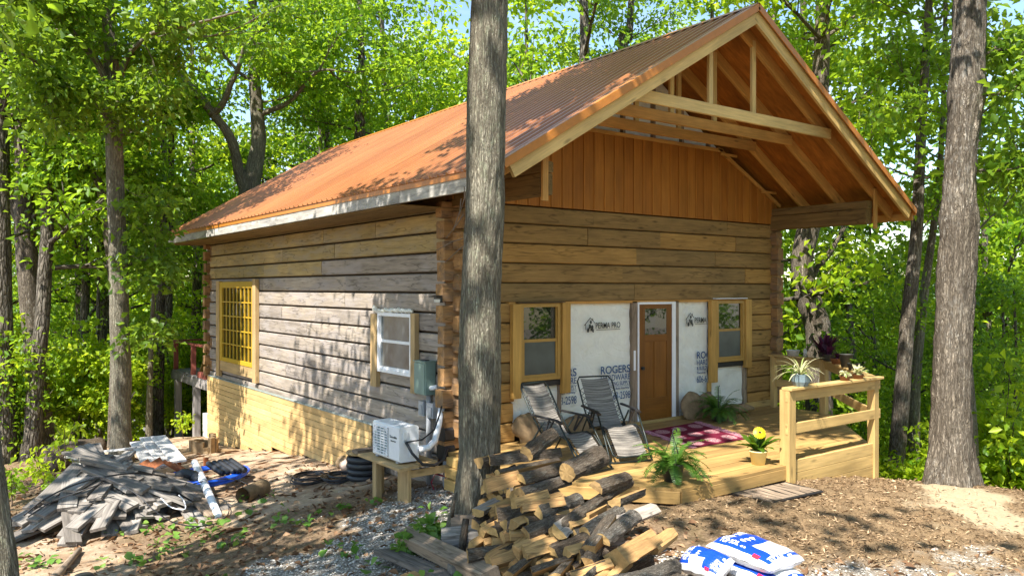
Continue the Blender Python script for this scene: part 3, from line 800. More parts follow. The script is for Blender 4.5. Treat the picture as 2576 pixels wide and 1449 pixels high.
# printing on the wrap
def text_obj(body, x0, x1, z0, z1, y, mat, parent, shear=0.0, clip=None, off=0.0, name='lettering', M4=None, thick=.0015, face=True):
    cu = bpy.data.curves.new('lettering', 'FONT'); cu.body = body; cu.size = 1; cu.extrude = .004; cu.shear = shear; cu.offset = off
    tmp = bpy.data.objects.new('tmp', cu); COL.objects.link(tmp)
    me = bpy.data.meshes.new_from_object(tmp.evaluated_get(bpy.context.evaluated_depsgraph_get()))
    bpy.data.objects.remove(tmp); bpy.data.curves.remove(cu)
    co = np.empty(len(me.vertices)*3, 'f'); me.vertices.foreach_get('co', co); co = co.reshape(-1, 3)
    mn, mx = co.min(0), co.max(0)
    X = x0+(co[:, 0]-mn[0])/(mx[0]-mn[0])*(x1-x0); Z = z0+(co[:, 1]-mn[1])/(mx[1]-mn[1])*(z1-z0)
    D = (co[:, 2]-mn[2])/max(1e-6, mx[2]-mn[2])*thick
    if M4 is None: new = np.stack([X, y-D, Z], -1)
    else:
        new = np.array([tuple(M4(a, b, c)) for a, b, c in zip(X, Z, D)])
    me.vertices.foreach_set('co', new.astype('f').ravel())
    if clip:
        bm = bmesh.new(); bm.from_mesh(me)
        for (px_, nxn) in clip:
            g = bm.verts[:]+bm.edges[:]+bm.faces[:]
            bmesh.ops.bisect_plane(bm, geom=g, plane_co=(px_, 0, 0), plane_no=(nxn, 0, 0), clear_outer=True)
        bm.to_mesh(me); bm.free()
    me.materials.append(mat); me.update(); me.name = name
    return link(name, me, parent)
YT = .02
def wrap_print(xr, zb, parent, clip, y=YT):
    """the store block whose right edge is at xr; zb the foot of the telephone line"""
    t = lambda s, w, a, b, sh=0, of=0.0: text_obj(s, xr-w, xr, zb+a, zb+b, y, M['ink_blue'], parent, sh, clip, of)
    t('ROGERS', .68, .44, .57, 0, .012); t('HARDWARE', .68, .32, .42, 0, .004)
    t('& BUILDING SUPPLY', .68, .235, .30, 0, .004); t('"Everything To Build Anything"', .68, .155, .205, .35, .008)
    t('606-663-2598', .68, .0, .125, 0, .0)
    mb = MB(); 
    x0 = xr-.68
    for (px_, nn) in clip:
        if nn < 0: x0 = max(x0, px_)
    x1 = xr
    for (px_, nn) in clip:
        if nn > 0: x1 = min(x1, px_)
    mb.box(x0, x1, y-.0015, y, zb+.218, zb+.224); mb.build('print_rule', M['ink_blue'], parent)
wrap_print(3.59, .46, S1, [(2.16, -1), (3.6, 1)])
wrap_print(2.375, .47, S1, [(2.06, -1), (3.6, 1)])
wrap_print(5.99, .59, S2, [(4.82, -1), (5.595, 1)])
def perma(x0, z0, parent, clip, body='PERMA PRO', w=.56):
    text_obj(body, x0+.25, x0+.25+w, z0+.06, z0+.16, YT, M['ink_black'], parent, 0, clip, .006)
    mb = MB(); y = YT
    def ln(a, b, wd=.012): mb.beam((x0+a[0], y, z0+a[1]), (x0+b[0], y, z0+b[1]), wd, .002, (0, 1, 0))
    ln((0, .12), (.13, .24)); ln((.13, .24), (.235, .155)); ln((.03, .14), (.03, .05)); ln((.185, .2), (.185, .235))
    xe = x0+.25+w
    for (px_, nn) in clip:
        if nn > 0: xe = min(xe, px_)
    mb.box(x0+.26, xe, y-.0015, y, z0+.035, z0+.042)
    for (a, b, r) in ((.14, .17, .026), (.12, .10, .03), (.17, .09, .028), (.08, .04, .03), (.19, .03, .025), (.15, .05, .02)):
        c = Vector((x0+a, y-.001, z0+b)); vs = [c+Vector((math.cos(k*PI/4)*r*R.uniform(.6, 1.2), 0, math.sin(k*PI/4)*r*1.3)) for k in range(8)]
        mb.add(vs, [tuple(range(8))])
    mb.build('print_emblem', M['ink_black'], parent)
perma(2.545, 1.60, S1, [(3.6, 1)])
perma(5.0, 1.63, S2, [(5.59, 1)])
# door
dr = MB(); dr.box(3.785, 4.60, .0, .045, .035, 2.045, .5)
for (x0, x1, z0, z1) in ((3.785, 3.92, .035, 2.045), (4.465, 4.60, .035, 2.045), (3.92, 4.465, 1.97, 2.045), (3.92, 4.465, 1.40, 1.52), (3.92, 4.465, .035, .42), (4.15, 4.235, .42, 1.40)):
    dr.box(x0, x1, -.012, .0, z0, z1, .5, bev=.003)
d = dr.build('door', M['door'], cabin)
g = MB(); g.box(3.92, 4.465, -.006, -.001, 1.52, 1.97); g.build('pane', M['glass'], d)
h = MB(); h.lathe([(.0, 0), (.028, .0), (.03, .02), (.02, .03)], (0, 0, 0), 12); h.tube([(3.84, -.01, .95), (3.84, -.06, .95)], [.026, .03], 10); h.v = h.v[48:]; h.g = h.g[48:]; h.t = h.t[48:]
h.f = [tuple(k-48 for k in f) for f in h.f if min(f) >= 48]; h.m = h.m[-len(h.f):]
h.build('handle', M['black'], d)
df = MB(); df.box(3.748, 3.783, -.01, .06, .0, 2.085, .5); df.box(4.602, 4.695, -.02, .06, .0, 2.085, .5); df.box(3.783, 4.602, -.02, .06, 2.047, 2.085, .5)
df.build('door_frame', M['white'], cabin)
th_ = MB(); th_.box(3.75, 4.69, -.06, .05, .0, .033, .5); th_.build('threshold', M['black'], cabin)
tg = MB(); tg.box(3.655, 3.70, -.006, -.0, .92, 1.26, .5); tg.build('door_sticker', M['white'], cabin)
bb = MB(); bb.beam((6.68, -.03, .05), (7.55, -.03, .05), .03, .12, bev=.004); bb.beam((3.1, -.05, .02), (4.95, -.05, .02), .05, .05, bev=.004); bb.each('base_board', M['rail'], cabin)

# ================================================================== PORCH DECK
deck = thing('porch_deck', 'new yellow pine porch deck with clipped corners in front of the cabin door', 'deck', (0, 0, 0))
poly = [(-.1, 0), (-.1, -2.2), (.964, -3.43), (5.15, -3.43), (7.45, -1.35), (7.45, 0)]
def xr_(y):
    y = max(min(y, -1e-4), -3.4299)
    xl = -.1 if y > -2.2 else -.1+(-2.2-y)/(3.43-2.2)*1.064
    xr = 7.45 if y > -1.35 else 7.45-(-1.35-y)/(3.43-1.35)*2.30
    return xl, xr
db = MB(); y = -.001
while y > -3.42:
    y2 = max(y-.139, -3.43); l0, r0 = xr_(y); l1, r1 = xr_(y2+.004)
    cut = [0, R.uniform(.3, .7), 1] if R.random() < .75 else [0, 1]
    for a, b in zip(cut[:-1], cut[1:]):
        zt = R.uniform(-.002, .002); v = []; gg = []; off = R.random()*40; oy = R.random()*9
        for zz in (zt-.038, zt):
            for (l, r, yy) in ((l0, r0, y), (l1, r1, y2+.005)):
                for k, f in enumerate((a, b)):
                    x = l+(r-l)*f+(.0012 if k == 0 else -.0012); v.append((x, yy, zz)); gg.append((x+off, yy+oy, zz))
        db.add(v, [(0,1,3,2),(4,6,7,5),(0,4,5,1),(2,3,7,6),(0,2,6,4),(1,5,7,3)], gg, R.random())
    y = y2
o = db.build('deck_boards', M['deck'], deck); fix_normals(o)
rs = MB()
rs.beam((.964, -3.412, -.115), (3.0, -3.412, -.115), .036, .145, bev=.004); rs.beam((-.09, -2.2, -.11), (.955, -3.405, -.11), .036, .145, bev=.004); rs.beam((-.085, -.05, -.13), (-.085, -2.18, -.13), .036, .18, bev=.004)
rs.beam((-.085, -.05, -.32), (-.085, -2.18, -.32), .036, .18, bev=.004)
rs.beam((7.43, -1.4, -.15), (7.43, -.02, -.15), .036, .2, bev=.004); rs.beam((5.2, -3.38, -.15), (7.43, -1.37, -.15), .036, .2, bev=.004)
rs.each('rim_board', M['deck'], deck)
ss = MB()
for k in range(4): ss.beam((3.12, -3.415, -.04-.172*k), (5.15, -3.415, -.04-.172*k), .036, .168, bev=.004)
ss.build('skirt_board', M['rail'], deck)
cr_ = MB(); cr_.box(.0, 7.3, -3.3, -.1, -1.6, -.9); 
def post(x, y, z0, z1, w=.135):
    mb = MB(); mb.box(x-w/2, x+w/2, y-w/2, y+w/2, z0, z1, bev=.006); mb.build('railing_post', M['rail'], deck)
post(3.07, -3.40, -.42, .985, .15); post(5.20, -3.40, -.9, .985, .12); post(7.30, -1.30, -2.4, .985, .12); post(7.33, -.2, -2.4, .985, .10); post(6.25, -2.35, -2.0, .0, .12)
def railseg(a, b, wcap=.15, low=True):
    a = Vector(a); b = Vector(b)
    mb = MB(); mb.beam((a.x, a.y, 1.004), (b.x, b.y, 1.004), wcap, .036, bev=.004); mb.build('rail_cap', M['rail'], deck)
    mb = MB(); mb.beam((a.x, a.y, .905), (b.x, b.y, .905), .038, .14, bev=.004); mb.build('top_rail', M['rail'], deck)
    if low:
        mb = MB(); mb.beam((a.x, a.y, .475), (b.x, b.y, .475), .038, .14, bev=.004); mb.build('mid_rail', M['rail'], deck)
railseg((2.99, -3.44, 0), (5.30, -3.44, 0)); railseg((5.22, -3.36, 0), (7.34, -1.28, 0), .16); railseg((7.34, -1.3, 0), (7.34, -.12, 0), .15)
# deck bits at the left: stub boards beside the cabin corner
stb = MB(); stb.box(-.2, -.02, -.42, -.15, -.16, -.04, bev=.004); stb.box(-.26, -.1, -.9, -.2, -.30, -.17, bev=.004); stb.box(-.3, -.1, -1.3, -.25, -.46, -.31, bev=.004)
stb.each('step_block', M['pine'], deck)

# ================================================================== REAR DECK
rd = thing('rear_deck', 'weathered grey raised deck with red railing behind the cabin', 'deck')
mb = MB()
for k in range(18): mb.beam((.0, 12.22+.2*k, -.13), (7.0, 12.22+.2*k, -.13), .19, .04, bev=.003)
mb.build('deck_boards', M['grey_deck'], rd)
mb = MB(); mb.beam((.02, 12.1, -.28), (.02, 15.9, -.28), .05, .24, bev=.006); mb.beam((.0, 15.85, -.28), (7, 15.85, -.28), .05, .24, bev=.006); mb.each('rim_beam', M['grey_deck'], rd)
for (x, y) in ((.06, 15.3), (.08, 13.4), (4, 15.3)):
    mb = MB(); z0 = gz(x, y)-.1; mb.box(x-.09, x+.09, y-.09, y+.09, z0, -.4, bev=.008); mb.build('deck_post', M['grey_deck'], rd)
for (x, y) in ((.05, 15.5), (.05, 13.6), (3.5, 15.7)):
    mb = MB(); mb.box(x-.06, x+.06, y-.06, y+.06, -.1, .74, bev=.005); mb.build('railing_post', M['red_rail'], rd)
mb = MB(); mb.beam((.05, 12.2, .75), (.05, 15.7, .75), .15, .05, bev=.004); mb.beam((.05, 15.6, .75), (5, 15.6, .75), .15, .05, bev=.004); mb.build('rail_cap', M['red_rail'], rd)
mb = MB(); mb.beam((.05, 12.2, -.04), (.05, 13.0, -.04), .12, .16, bev=.004); mb.build('rail_block', M['red_rail'], rd)
# ================================================================== THINGS BY THE SIDE WALL
def one(name, label, cat, mb, mats, group=None, smooth=False, kind=None):
    o = mb.build(name, mats, None, smooth); return tag(o, label, cat, group, kind)
# heat pump on its bench
hp = thing('heat_pump', 'white outdoor heat pump unit standing on a wooden bench', 'heat pump', (-.78, .27, -.055), 0)
def loc(mb): return mb
mb = MB(); mb.box(-.15, .15, -.39, .39, .02, .50, .5, bev=.02); mb.build('casing', M['white'], hp)
mb = MB()
for k in range(11): mb.box(-.170, -.152, -.08, .34, .06+k*.038, .072+k*.038, .5)
for k in range(5): mb.box(-.168, -.152, -.08+k*.105, -.072+k*.105, .06, .46, .5)
mb.build('fan_grille', M['white'], hp)
mb = MB()
vs = [(-.1535, .13+.19*math.cos(k*PI/16), .26+.19*math.sin(k*PI/16)) for k in range(32)]
mb.add(vs, [tuple(reversed(range(32)))]); mb.build('fan_opening', M['pot_grey'], hp)
mb = MB(); mb.box(-.10, -.02, -.405, -.391, .33, .43, .5, bev=.006); mb.box(.0, .10, -.41, -.391, .08, .28, .5, bev=.008); mb.build('service_cover', M['white'], hp)
mb = MB(); mb.tube([(-.06, -.39, .30), (-.06, -.42, .30)], [.022, .022], 10); mb.build('cable_gland', M['grey_pvc'], hp)
for yy in (-.3, .3):
    mb = MB(); mb.box(-.14, .14, yy-.03, yy+.03, .0, .02, .5); mb.build('foot', M['grey_pvc'], hp)
text_obj('Senville', 0, .2, 0, .035, 0, M['ink_black'], hp, 0, None, .01, M4=lambda a, b, c: (-.152-c, -.12-a, .33+b))
text_obj('inverter', 0, .15, 0, .026, 0, M['ink_black'], hp, 0, None, .01, M4=lambda a, b, c: (-.152-c, -.15-a, .28+b))
bn = thing('wooden_bench', 'rough wooden bench of pale boards carrying the white heat pump', 'bench', (-.6, .3, -.6))
for k, x in enumerate((-.36, -.19, -.02, .16)):
    mb = MB(); mb.box(x-.08, x+.08, -.62+.05*k, .62, .495, .535, bev=.004); mb.build('top_board', M['casing_side'], bn)
for (x, y) in ((-.32, .25), (-.15, .5), (.2, .45)):
    mb = MB(); mb.box(x-.045, x+.045, y-.06, y+.06, -.25, .494, bev=.004); mb.build('leg', M['casing_side'], bn)
mb = MB(); mb.box(-.25, -.2, -.52, -.22, -.08, .494, bev=.004); mb.build('leg', M['casing_side'], bn)
mb = MB(); mb.box(-.198, .42, -.50, -.46, -.06, .03, bev=.004); mb.build('stretcher', M['casing_side'], bn)
mb = MB(); mb.box(-.198, .42, -.50, -.46, .36, .46, bev=.004); mb.build('stretcher', M['casing_side'], bn)
# electrical
eb = thing('electrical_box', 'grey green electrical cabinet screwed to the wall beside the white window', 'electrical box', (-.11, .62, .76))
mb = MB(); mb.box(-.09, .09, -.19, .13, 0, .48, .5, bev=.008); mb.build('cabinet', M['box_green'], eb)
mb = MB(); mb.box(-.104, -.091, -.18, .12, .015, .455, .5, bev=.004); mb.build('cover', M['box_green'], eb)
mb = MB(); mb.box(-.11, .1, -.20, .14, .481, .495, .5); mb.build('rain_hood', M['box_green'], eb)
mb = MB(); mb.box(-.05, .02, -.12, .02, .496, .51, .5); mb.build('hub_plate', M['black'], eb)
mb = MB(); mb.tube([(0, -.19, .10), (.0, -.26, .11), (.04, -.3, .13)], [.035, .035, .035], 8); mb.build('cable_elbow', M['white_pvc'], eb)
mb = MB(); mb.tube([(-.07, .55, .76), (-.07, .55, -.62)], .04, 14, .5); one('conduit_pipe', 'grey conduit pipe running from the green cabinet to the ground', 'pipe', mb, M['grey_pvc'], None, True)
for yy, sz, lab in ((.72, .07, 'left of the two small grey disconnect boxes below the cabinet'), (.46, .09, 'right of the two small grey disconnect boxes beside the conduit')):
    db2 = thing('disconnect_box', lab, 'junction box', (-.05, yy, .42))
    mb = MB(); mb.box(-.06, .05, -sz, sz, 0, .22, .5, bev=.006); mb.build('housing', M['grey_pvc'], db2)
    mb = MB(); mb.box(-.075, -.061, -sz*.7, sz*.7, .03, .16, .5, bev=.004); mb.build('flip_cover', M['grey_pvc'], db2)
mb = MB(); mb.tube([(-.64, -.14, .12), (-.50, -.16, .13), (-.36, -.1, .20), (-.22, .02, .40), (-.12, .12, .58), (-.05, .2, .66)], .045, 10, .5); one('line_set', 'white insulated line running up from the heat pump to the wall', 'pipe', mb, M['white_pvc'], None, True)
mb = MB(); mb.tube([(-.84, -.14, .24), (-.62, -.2, .26), (-.4, -.15, .36), (-.25, -.05, .55), (-.1, .1, .72)], .012, 6, .5); one('power_cable', 'thin black cable sagging above the white insulated line', 'cable', mb, M['black'], None, True)
mb = MB(); mb.tube([(-.84, -.14, .24), (-.80, -.24, .10), (-.66, -.28, -.06), (-.46, -.26, -.10), (-.28, -.2, -.06), (-.16, -.1, .06)], .02, 8, .5); one('flexible_conduit', 'black flexible conduit looping below the white insulated line', 'cable', mb, M['black_hose'], None, True)
mb = MB(); mb.tube([(-.13, -.02, -.13), (-.13, -.02, -.34)], .042, 12, .5); mb.tube([(-.13, -.02, -.34), (-.12, -.03, -.54)], .052, 12, .5); one('drain_pipe', 'short grey pipe standing under the blackened corner log ends', 'pipe', mb, M['grey_pvc'], None, True)
mb = MB(); mb.tube([(-.12, -.1, -.5), (-.2, -.12, -.32), (-.32, -.05, -.28), (-.36, 0, -.4), (-.3, .02, -.52)], .008, 6, .5); one('red_cable', 'thin red cable looping out of the gravel by the corner pipe', 'cable', mb, M['copper_wire'])
fl_ = thing('solar_floodlight', 'small black solar floodlight on the near corner log ends', 'lamp', (-.17, .10, 2.17))
mb = MB(); mb.box(-.03, .015, -.09, .09, -.05, .03, .5, bev=.004); mb.build('housing', M['black'], fl_)
mb = MB(); mb.beam((.0, 0, .05), (-.11, 0, .035), .19, .012); mb.build('solar_panel', M['black'], fl_)
mb = MB(); mb.box(-.034, -.031, -.08, .08, -.045, .0, .5); mb.build('lens', M['lampglass'], fl_)
# hoses
def coil(c, r, n_, rad, mat, label, name, squash=1.0, rise=.02, rz=0, seed=0, cat='hose', tilt=0):
    rr = random.Random(seed); pts = []
    for i in range(n_*20):
        t = i/20*2*PI; k = i/20
        ra = r*(1+(.24 if cat == 'hose' else .10)*math.sin(k*2.3+seed)+.03*rr.random()); z = rise*k*.5+.02*math.sin(t*1+k)
        p = Vector((math.cos(t)*ra+(.09 if cat == 'hose' else .03)*math.sin(k*3), math.sin(t)*ra*squash, z+tilt*math.cos(t)*ra)); p.rotate(Matrix.Rotation(rz, 3, 'Z')); pts.append(Vector(c)+p)
    mb = MB(); mb.tube(pts, rad, 6, .5); return one(name, label, cat, mb, M[mat], None, True)
coil((-.92, 2.95, gz(-.92, 2.95)+.04), .36, 7, .012, 'black_hose', 'left of the two loose black hose coils on the dirt by the skirting', 'hose_coil', .7, .014, .9, 1)
coil((-.62, 2.42, gz(-.62, 2.42)+.04), .29, 7, .012, 'black_hose', 'loose black hose coil beside the ribbed pipe stack', 'hose_coil', .8, .018, .7, 2)
cp = MB(); g0 = gz(-.38, 2.05)
for k in range(4):
    pts = [(-.38+.24*math.cos(t*PI/12), 2.05+.24*math.sin(t*PI/12), g0+.06+k*.095) for t in range(24)]
    cp.tube(pts, [.048+.006*(i % 2) for i in range(24)], 8, .5, closed=True)
one('ribbed_pipe_coil', 'stack of thick black ribbed pipe loops between the hoses and the bench', 'pipe coil', cp, M['black_hose'], None, True)
mb = MB(); mb.lathe([(0, .0), (.27, 0), (.28, .02), (.27, .04), (0, .04)], (-.38, 2.08, g0+.42), 20)
o = one('wooden_disc', 'round wooden lid lying on the ribbed black pipe loops', 'lid', mb, M['casing_side'])
mb = MB(); mb.beam((-.62, 1.9, g0+.50), (-.15, 2.0, g0+.49), .14, .05, bev=.004); one('offcut_board', 'short board offcut lying on the round wooden lid', 'board', mb, M['brown_wood'])
mb = MB(); mb.lathe([(.09, 0), (.1, .16), (.09, .17)], (-.24, 2.55, gz(-.24, 2.55)), 14); one('green_tub', 'small green plastic tub behind the black hoses', 'tub', mb, M['green_tin'])
def rock(name, label, c, s, mat, seed, rot=0, cat='stone', tilt=0, group=None):
    bm = bmesh.new(); bmesh.ops.create_icosphere(bm, subdivisions=3, radius=1)
    for v in bm.verts:
        d = 1+.35*noise.noise(v.co*1.1+Vector((seed*7.3, seed, 0)))+.12*noise.noise(v.co*3+Vector((seed, 3, seed)))
        v.co *= d
    me = bpy.data.meshes.new(name); bmesh.ops.scale(bm, vec=s, verts=bm.verts); bmesh.ops.rotate(bm, matrix=Matrix.Rotation(tilt, 3, 'X'), verts=bm.verts); bmesh.ops.rotate(bm, matrix=Matrix.Rotation(rot, 3, 'Z'), verts=bm.verts)
    bm.to_mesh(me); bm.free(); me.materials.append(M[mat]); me.polygons.foreach_set('use_smooth', [True]*len(me.polygons))
    o = link(name, me); o.location = c; return tag(o, label, cat, group)
rock('foundation_stone', 'pale boulder at the foot of the skirting near the hoses', (-.12, 3.2, gz(-.1, 3.2)+.07), (.16, .22, .13), 'pale_stone', 3)
rock('foundation_stone', 'reddish boulder behind the pale one at the skirting foot', (-.05, 3.55, gz(0, 3.5)+.08), (.14, .18, .13), 'stone', 4)
wb = MB(); wb.box(.02, .35, 12.05, 12.6, gz(0, 12.2)-.1, -1.05, .5, bev=.01)
one('foundation_block', 'white block pier beside the far end of the skirting', 'pier', wb, M['white_block'])

# ================================================================== ON THE PORCH
def make_chair():
    root = thing('reclining_chair', '', 'chair', (0, 0, 0))
    prof = [(.50, 1.03), (.40, .90), (.22, .62), (.04, .40), (-.02, .375), (-.30, .44), (-.42, .42), (-.60, .25), (-.74, .11)]
    w = .235
    # fabric
    mb = MB(); vs = []; gs = []; d = 0
    fine = []
    for a, b in zip(prof[:-1], prof[1:]):
        for k in range(4): fine.append((a[0]+(b[0]-a[0])*k/4, a[1]+(b[1]-a[1])*k/4))
    fine.append(prof[-1])
    for i, (y, z) in enumerate(fine):
        if i: d += math.hypot(y-fine[i-1][0], z-fine[i-1][1])
        for k in range(5):
            x = -w+2*w*k/4; sag = -.02*(1-(x/w)**2)
            vs.append((x, y, z+sag)); gs.append((d, x, 0))
    fs = [(i*5+k, i*5+k+1, (i+1)*5+k+1, (i+1)*5+k) for i in range(len(fine)-1) for k in range(4)]
    mb.add(vs, fs, gs); mb.build('fabric_sling', M['fabric'], root, True)
    # side rails (back+seat loop)
    bk_ = [(.50, 1.03), (.22, .62), (.04, .40)]; W2 = .30
    mb = MB()
    mb.tube([(-W2, .02, .385), (-W2, .22, .62), (-W2, .47, .99), (-W2+.05, .51, 1.05), (W2-.05, .51, 1.05), (W2, .47, .99), (W2, .22, .62), (W2, .02, .385)], .013, 8, .5)
    mb.build('back_frame', M['chairtube'], root, True)
    mb = MB(); mb.tube([(-W2, .04, .37), (-W2, -.30, .44), (-W2, -.44, .40), (-W2, -.72, .12), (-W2+.05, -.76, .085), (W2-.05, -.76, .085), (W2, -.72, .12), (W2, -.44, .40), (W2, -.30, .44), (W2, .04, .37), (W2-.04, .05, .37), (-W2+.04, .05, .37)], .013, 8, .5)
    mb.build('seat_frame', M['chairtube'], root, True)
    for sx in (-1, 1):
        mb = MB()
        for i in range(0, len(fine)-1):
            y, z = fine[i]; y2, z2 = fine[i+1]
            if 3 < i:
                mb.beam((sx*w, y, z), (sx*W2, (y+y2)/2, (z+z2)/2), .007, .007); mb.beam((sx*W2, (y+y2)/2, (z+z2)/2), (sx*w, y2, z2), .007, .007)
        mb.build('lacing', M['black'], root)
    W3 = .335
    for nm, y0, z0, y1 in (('leg', -.30, .62, -.72), ('leg', -.02, .60, .42)):
        mb = MB(); yy = y1
        mb.tube([(-W3, y0, z0), (-W3, y0+(y1-y0)*.55, .30), (-W3, y1+(.03 if y1 < 0 else -.03), .05), (-W3, y1, .02), (-W3+.05, y1*1.03, .014), (W3-.05, y1*1.03, .014), (W3, y1, .02), (W3, y1+(.03 if y1 < 0 else -.03), .05), (W3, y0+(y1-y0)*.55, .30), (W3, y0, z0)], .013, 8, .5)
        mb.build(nm, M['chairtube'], root, True)
    for sx in (-1, 1):
        mb = MB(); mb.beam((sx*W3, .22, .665), (sx*W3, -.26, .645), .055, .025, bev=.008); mb.beam((sx*W3, -.26, .64), (sx*W3, -.36, .615), .06, .03, bev=.01); mb.build('armrest', M['black'], root)
        mb = MB(); mb.beam((sx*W3, -.12, .63), (sx*W3, -.02, .42), .02, .02); mb.beam((sx*W3, -.2, .63), (sx*(W3-.02), -.05, .42), .02, .02); mb.lathe([(.0, 0), (.03, 0), (.03, .02), (0, .02)], (sx*W3, -.12, .60), 10); mb.build('arm_bracket', M['black'], root)
    return root
cB = make_chair(); cB.location = (1.68, -1.45, .003); cB.rotation_euler = (0, 0, math.radians(-16)); cB.scale = (.93, .92, .98)
cA = copy_tree(cB); cA.location = (.66, -1.56, .003); cA.rotation_euler = (0, 0, math.radians(6)); cA.scale = (.85, .95, .98)
tag(cB, 'striped reclining chair standing nearer the brown door, wholly in shade', None, 'reclining chairs on the porch'); tag(cA, 'striped reclining chair at the deck corner behind the firewood, footrest in sunlight', None, 'reclining chairs on the porch')
# rug
rug = MB(); A_, B_, C_, D_ = (Vector((3.34, -.60, .008)), Vector((4.62, -.53, .008)), Vector((4.09, -1.99, .008)), Vector((2.92, -1.97, .008)))
nn = 16; vs = []; gs = []
for j in range(nn+1):
    for i in range(nn+1):
        u, v = i/nn, j/nn; p = A_.lerp(B_, u).lerp(D_.lerp(C_, u), v)
        p.z += .004+.004*noise.noise(Vector((p.x*4, p.y*4, 0))); vs.append(p); gs.append((u*3, v*3.0, 0))
fs = [(j*(nn+1)+i, (j+1)*(nn+1)+i, (j+1)*(nn+1)+i+1, j*(nn+1)+i+1) for j in range(nn) for i in range(nn)]
rug.add(vs, fs, gs)
rg = thing('door_rug', 'maroon woven rug with pink medallions and fringes before the door', 'rug', (0, 0, 0))
rug.build('rug_weave', M['rug'], rg, True)
for (P0, P1, outv) in ((A_, D_, Vector((-1, .05, 0))), (B_, C_, Vector((1, .1, 0)))):
    fg = MB()
    for i in range(110):
        f = i/109; p = P0.lerp(P1, f)+Vector((0, 0, .006)); d_ = outv.normalized()*R.uniform(.07, .13)+Vector((0, R.uniform(-.05, .05), R.uniform(-.004, .01)))
        fg.beam(p-outv*.03, p+d_, .011, .008, tint=R.random())
    fg.build('fringe', M['fringe'], rg)
# doormat
mt = thing('doormat', 'brown striped doormat with black border lying on the mulch below the deck', 'doormat', (2.36, -3.735, gz(2.36, -3.74)+.045), math.radians(-4))
mb = MB(); mb.box(-.52, .52, -.28, .28, -.02, .0, .5, bev=.004); mb.build('rubber_base', M['black'], mt)
for k in range(8):
    x = -.43+k*.123; mb = MB(); v = []
    for i in range(9):
        y = -.25+.5*i/8; xx = x+.018*math.sin(i*.7+k)+.02*math.sin(k*1.7)*i/8
        v.append((xx-.055, y, .003)); v.append((xx+.055, y, .003))
    mb.add(v, [(2*i, 2*i+1, 2*i+3, 2*i+2) for i in range(8)], [(p[1], p[0], 0) for p in v], .4); mb.build('carpet_strip', M['brown_wood'], mt)
# plants
def leafstrip(mb, pts, wid, tint, nrm=Vector((0, 0, 1)), mat=0):
    vs = []; n_ = len(pts)
    for i, p in enumerate(pts):
        t = (Vector(pts[min(i+1, n_-1)])-Vector(pts[max(0, i-1)])).normalized(); s_ = t.cross(nrm)
        if s_.length < .05: s_ = t.cross(Vector((1, .3, 0)))
        s_.normalize(); w = wid*(math.sin(PI*min(.97, .12+.85*i/(n_-1)))**.7)
        vs.append(Vector(p)-s_*w); vs.append(Vector(p)+s_*w)
    mb.add(vs, [(2*i, 2*i+1, 2*i+3, 2*i+2) for i in range(n_-1)], None, tint, mat)
def fern(root, z0, n_, Lf, seed, mat):
    rr = random.Random(seed); mb = MB()
    for k in range(n_):
        an = rr.uniform(0, 2*PI); el = rr.uniform(.35, 1.35); ln = Lf*rr.uniform(.6, 1.15); t0 = rr.uniform(.1, .9)
        p = Vector((.06*math.cos(an), .06*math.sin(an), z0)); d = Vector((math.cos(an)*math.cos(el), math.sin(an)*math.cos(el), math.sin(el)))
        N_ = 20; st = ln/N_; pts = []
        for i in range(N_+1):
            pts.append(p.copy()); p = p+d*st; d = (d+Vector((0, 0, -.085-.03*rr.random()))).normalized()
        for i in range(1, N_):
            t = (pts[i+1]-pts[i-1]).normalized(); s_ = t.cross(Vector((0, 0, 1)));
            if s_.length < .1: s_ = Vector((1, 0, 0))
            s_.normalize(); up = s_.cross(t); w = .055*math.sin(PI*(.08+.92*(1-i/N_)))**.8*(Lf/.45)
            for sg in (-1, 1):
                tip = pts[i]+s_*sg*w+t*w*.35+up*rr.uniform(-.01, .01)-Vector((0, 0, w*.15)); h = t*.008
                mb.add([pts[i]-h, pts[i]+h, tip+h*.4, tip-h*.4], [(0, 1, 2, 3)], None, min(1, max(0, t0+rr.uniform(-.2, .2))))
        mb.tube(pts[::4], .0025, 4, t0)
    return mb.build('fronds', M[mat], root)
f2_ = thing('potted_fern', 'bright green fern in a dark hanging pot at the deck front edge', 'fern', (1.17, -3.10, .0), 0, 'potted ferns on the porch')
mb = MB(); mb.lathe([(.0, .0), (.10, 0), (.14, .2), (.15, .21), (.14, .22), (.125, .20)], (0, 0, 0), 20); mb.build('pot', M['pot_dark'], f2_, True)
mb = MB(); mb.lathe([(0, .19), (.13, .19)], (0, 0, 0), 16); mb.build('soil', M['soil'], f2_)
mb = MB()
for k in range(3):
    a = k*2.1; mb.tube([(.14*math.cos(a), .14*math.sin(a), .21), (.03*math.cos(a), .03*math.sin(a), .5), (0, 0, .56)], .004, 5, .5)
mb.tube([(0, 0, .56), (0, 0, .60), (.02, -.01, .63), (.045, -.02, .62), (.05, -.02, .59)], .008, 6, .5); mb.build('hanger', M['black'], f2_)
fern(f2_, .2, 62, .48, 5, 'fern')
f1_ = thing('potted_fern', 'darker fern beside the leaning stones under the right porch window', 'fern', (5.12, -.62, .0), 0, 'potted ferns on the porch')
mb = MB(); mb.lathe([(.0, .0), (.10, 0), (.14, .18), (.15, .19), (.14, .2), (.125, .18)], (0, 0, 0), 20); mb.build('pot', M['pot_dark'], f1_, True)
mb = MB(); mb.lathe([(0, .17), (.13, .17)], (0, 0, 0), 16); mb.build('soil', M['soil'], f1_)
mb = MB(); mb.tube([(0, 0, .2), (0, 0, .58), (.02, -.01, .62)], .007, 6, .5); mb.build('hanger', M['black'], f1_)
fern(f1_, .18, 60, .50, 8, 'fern')
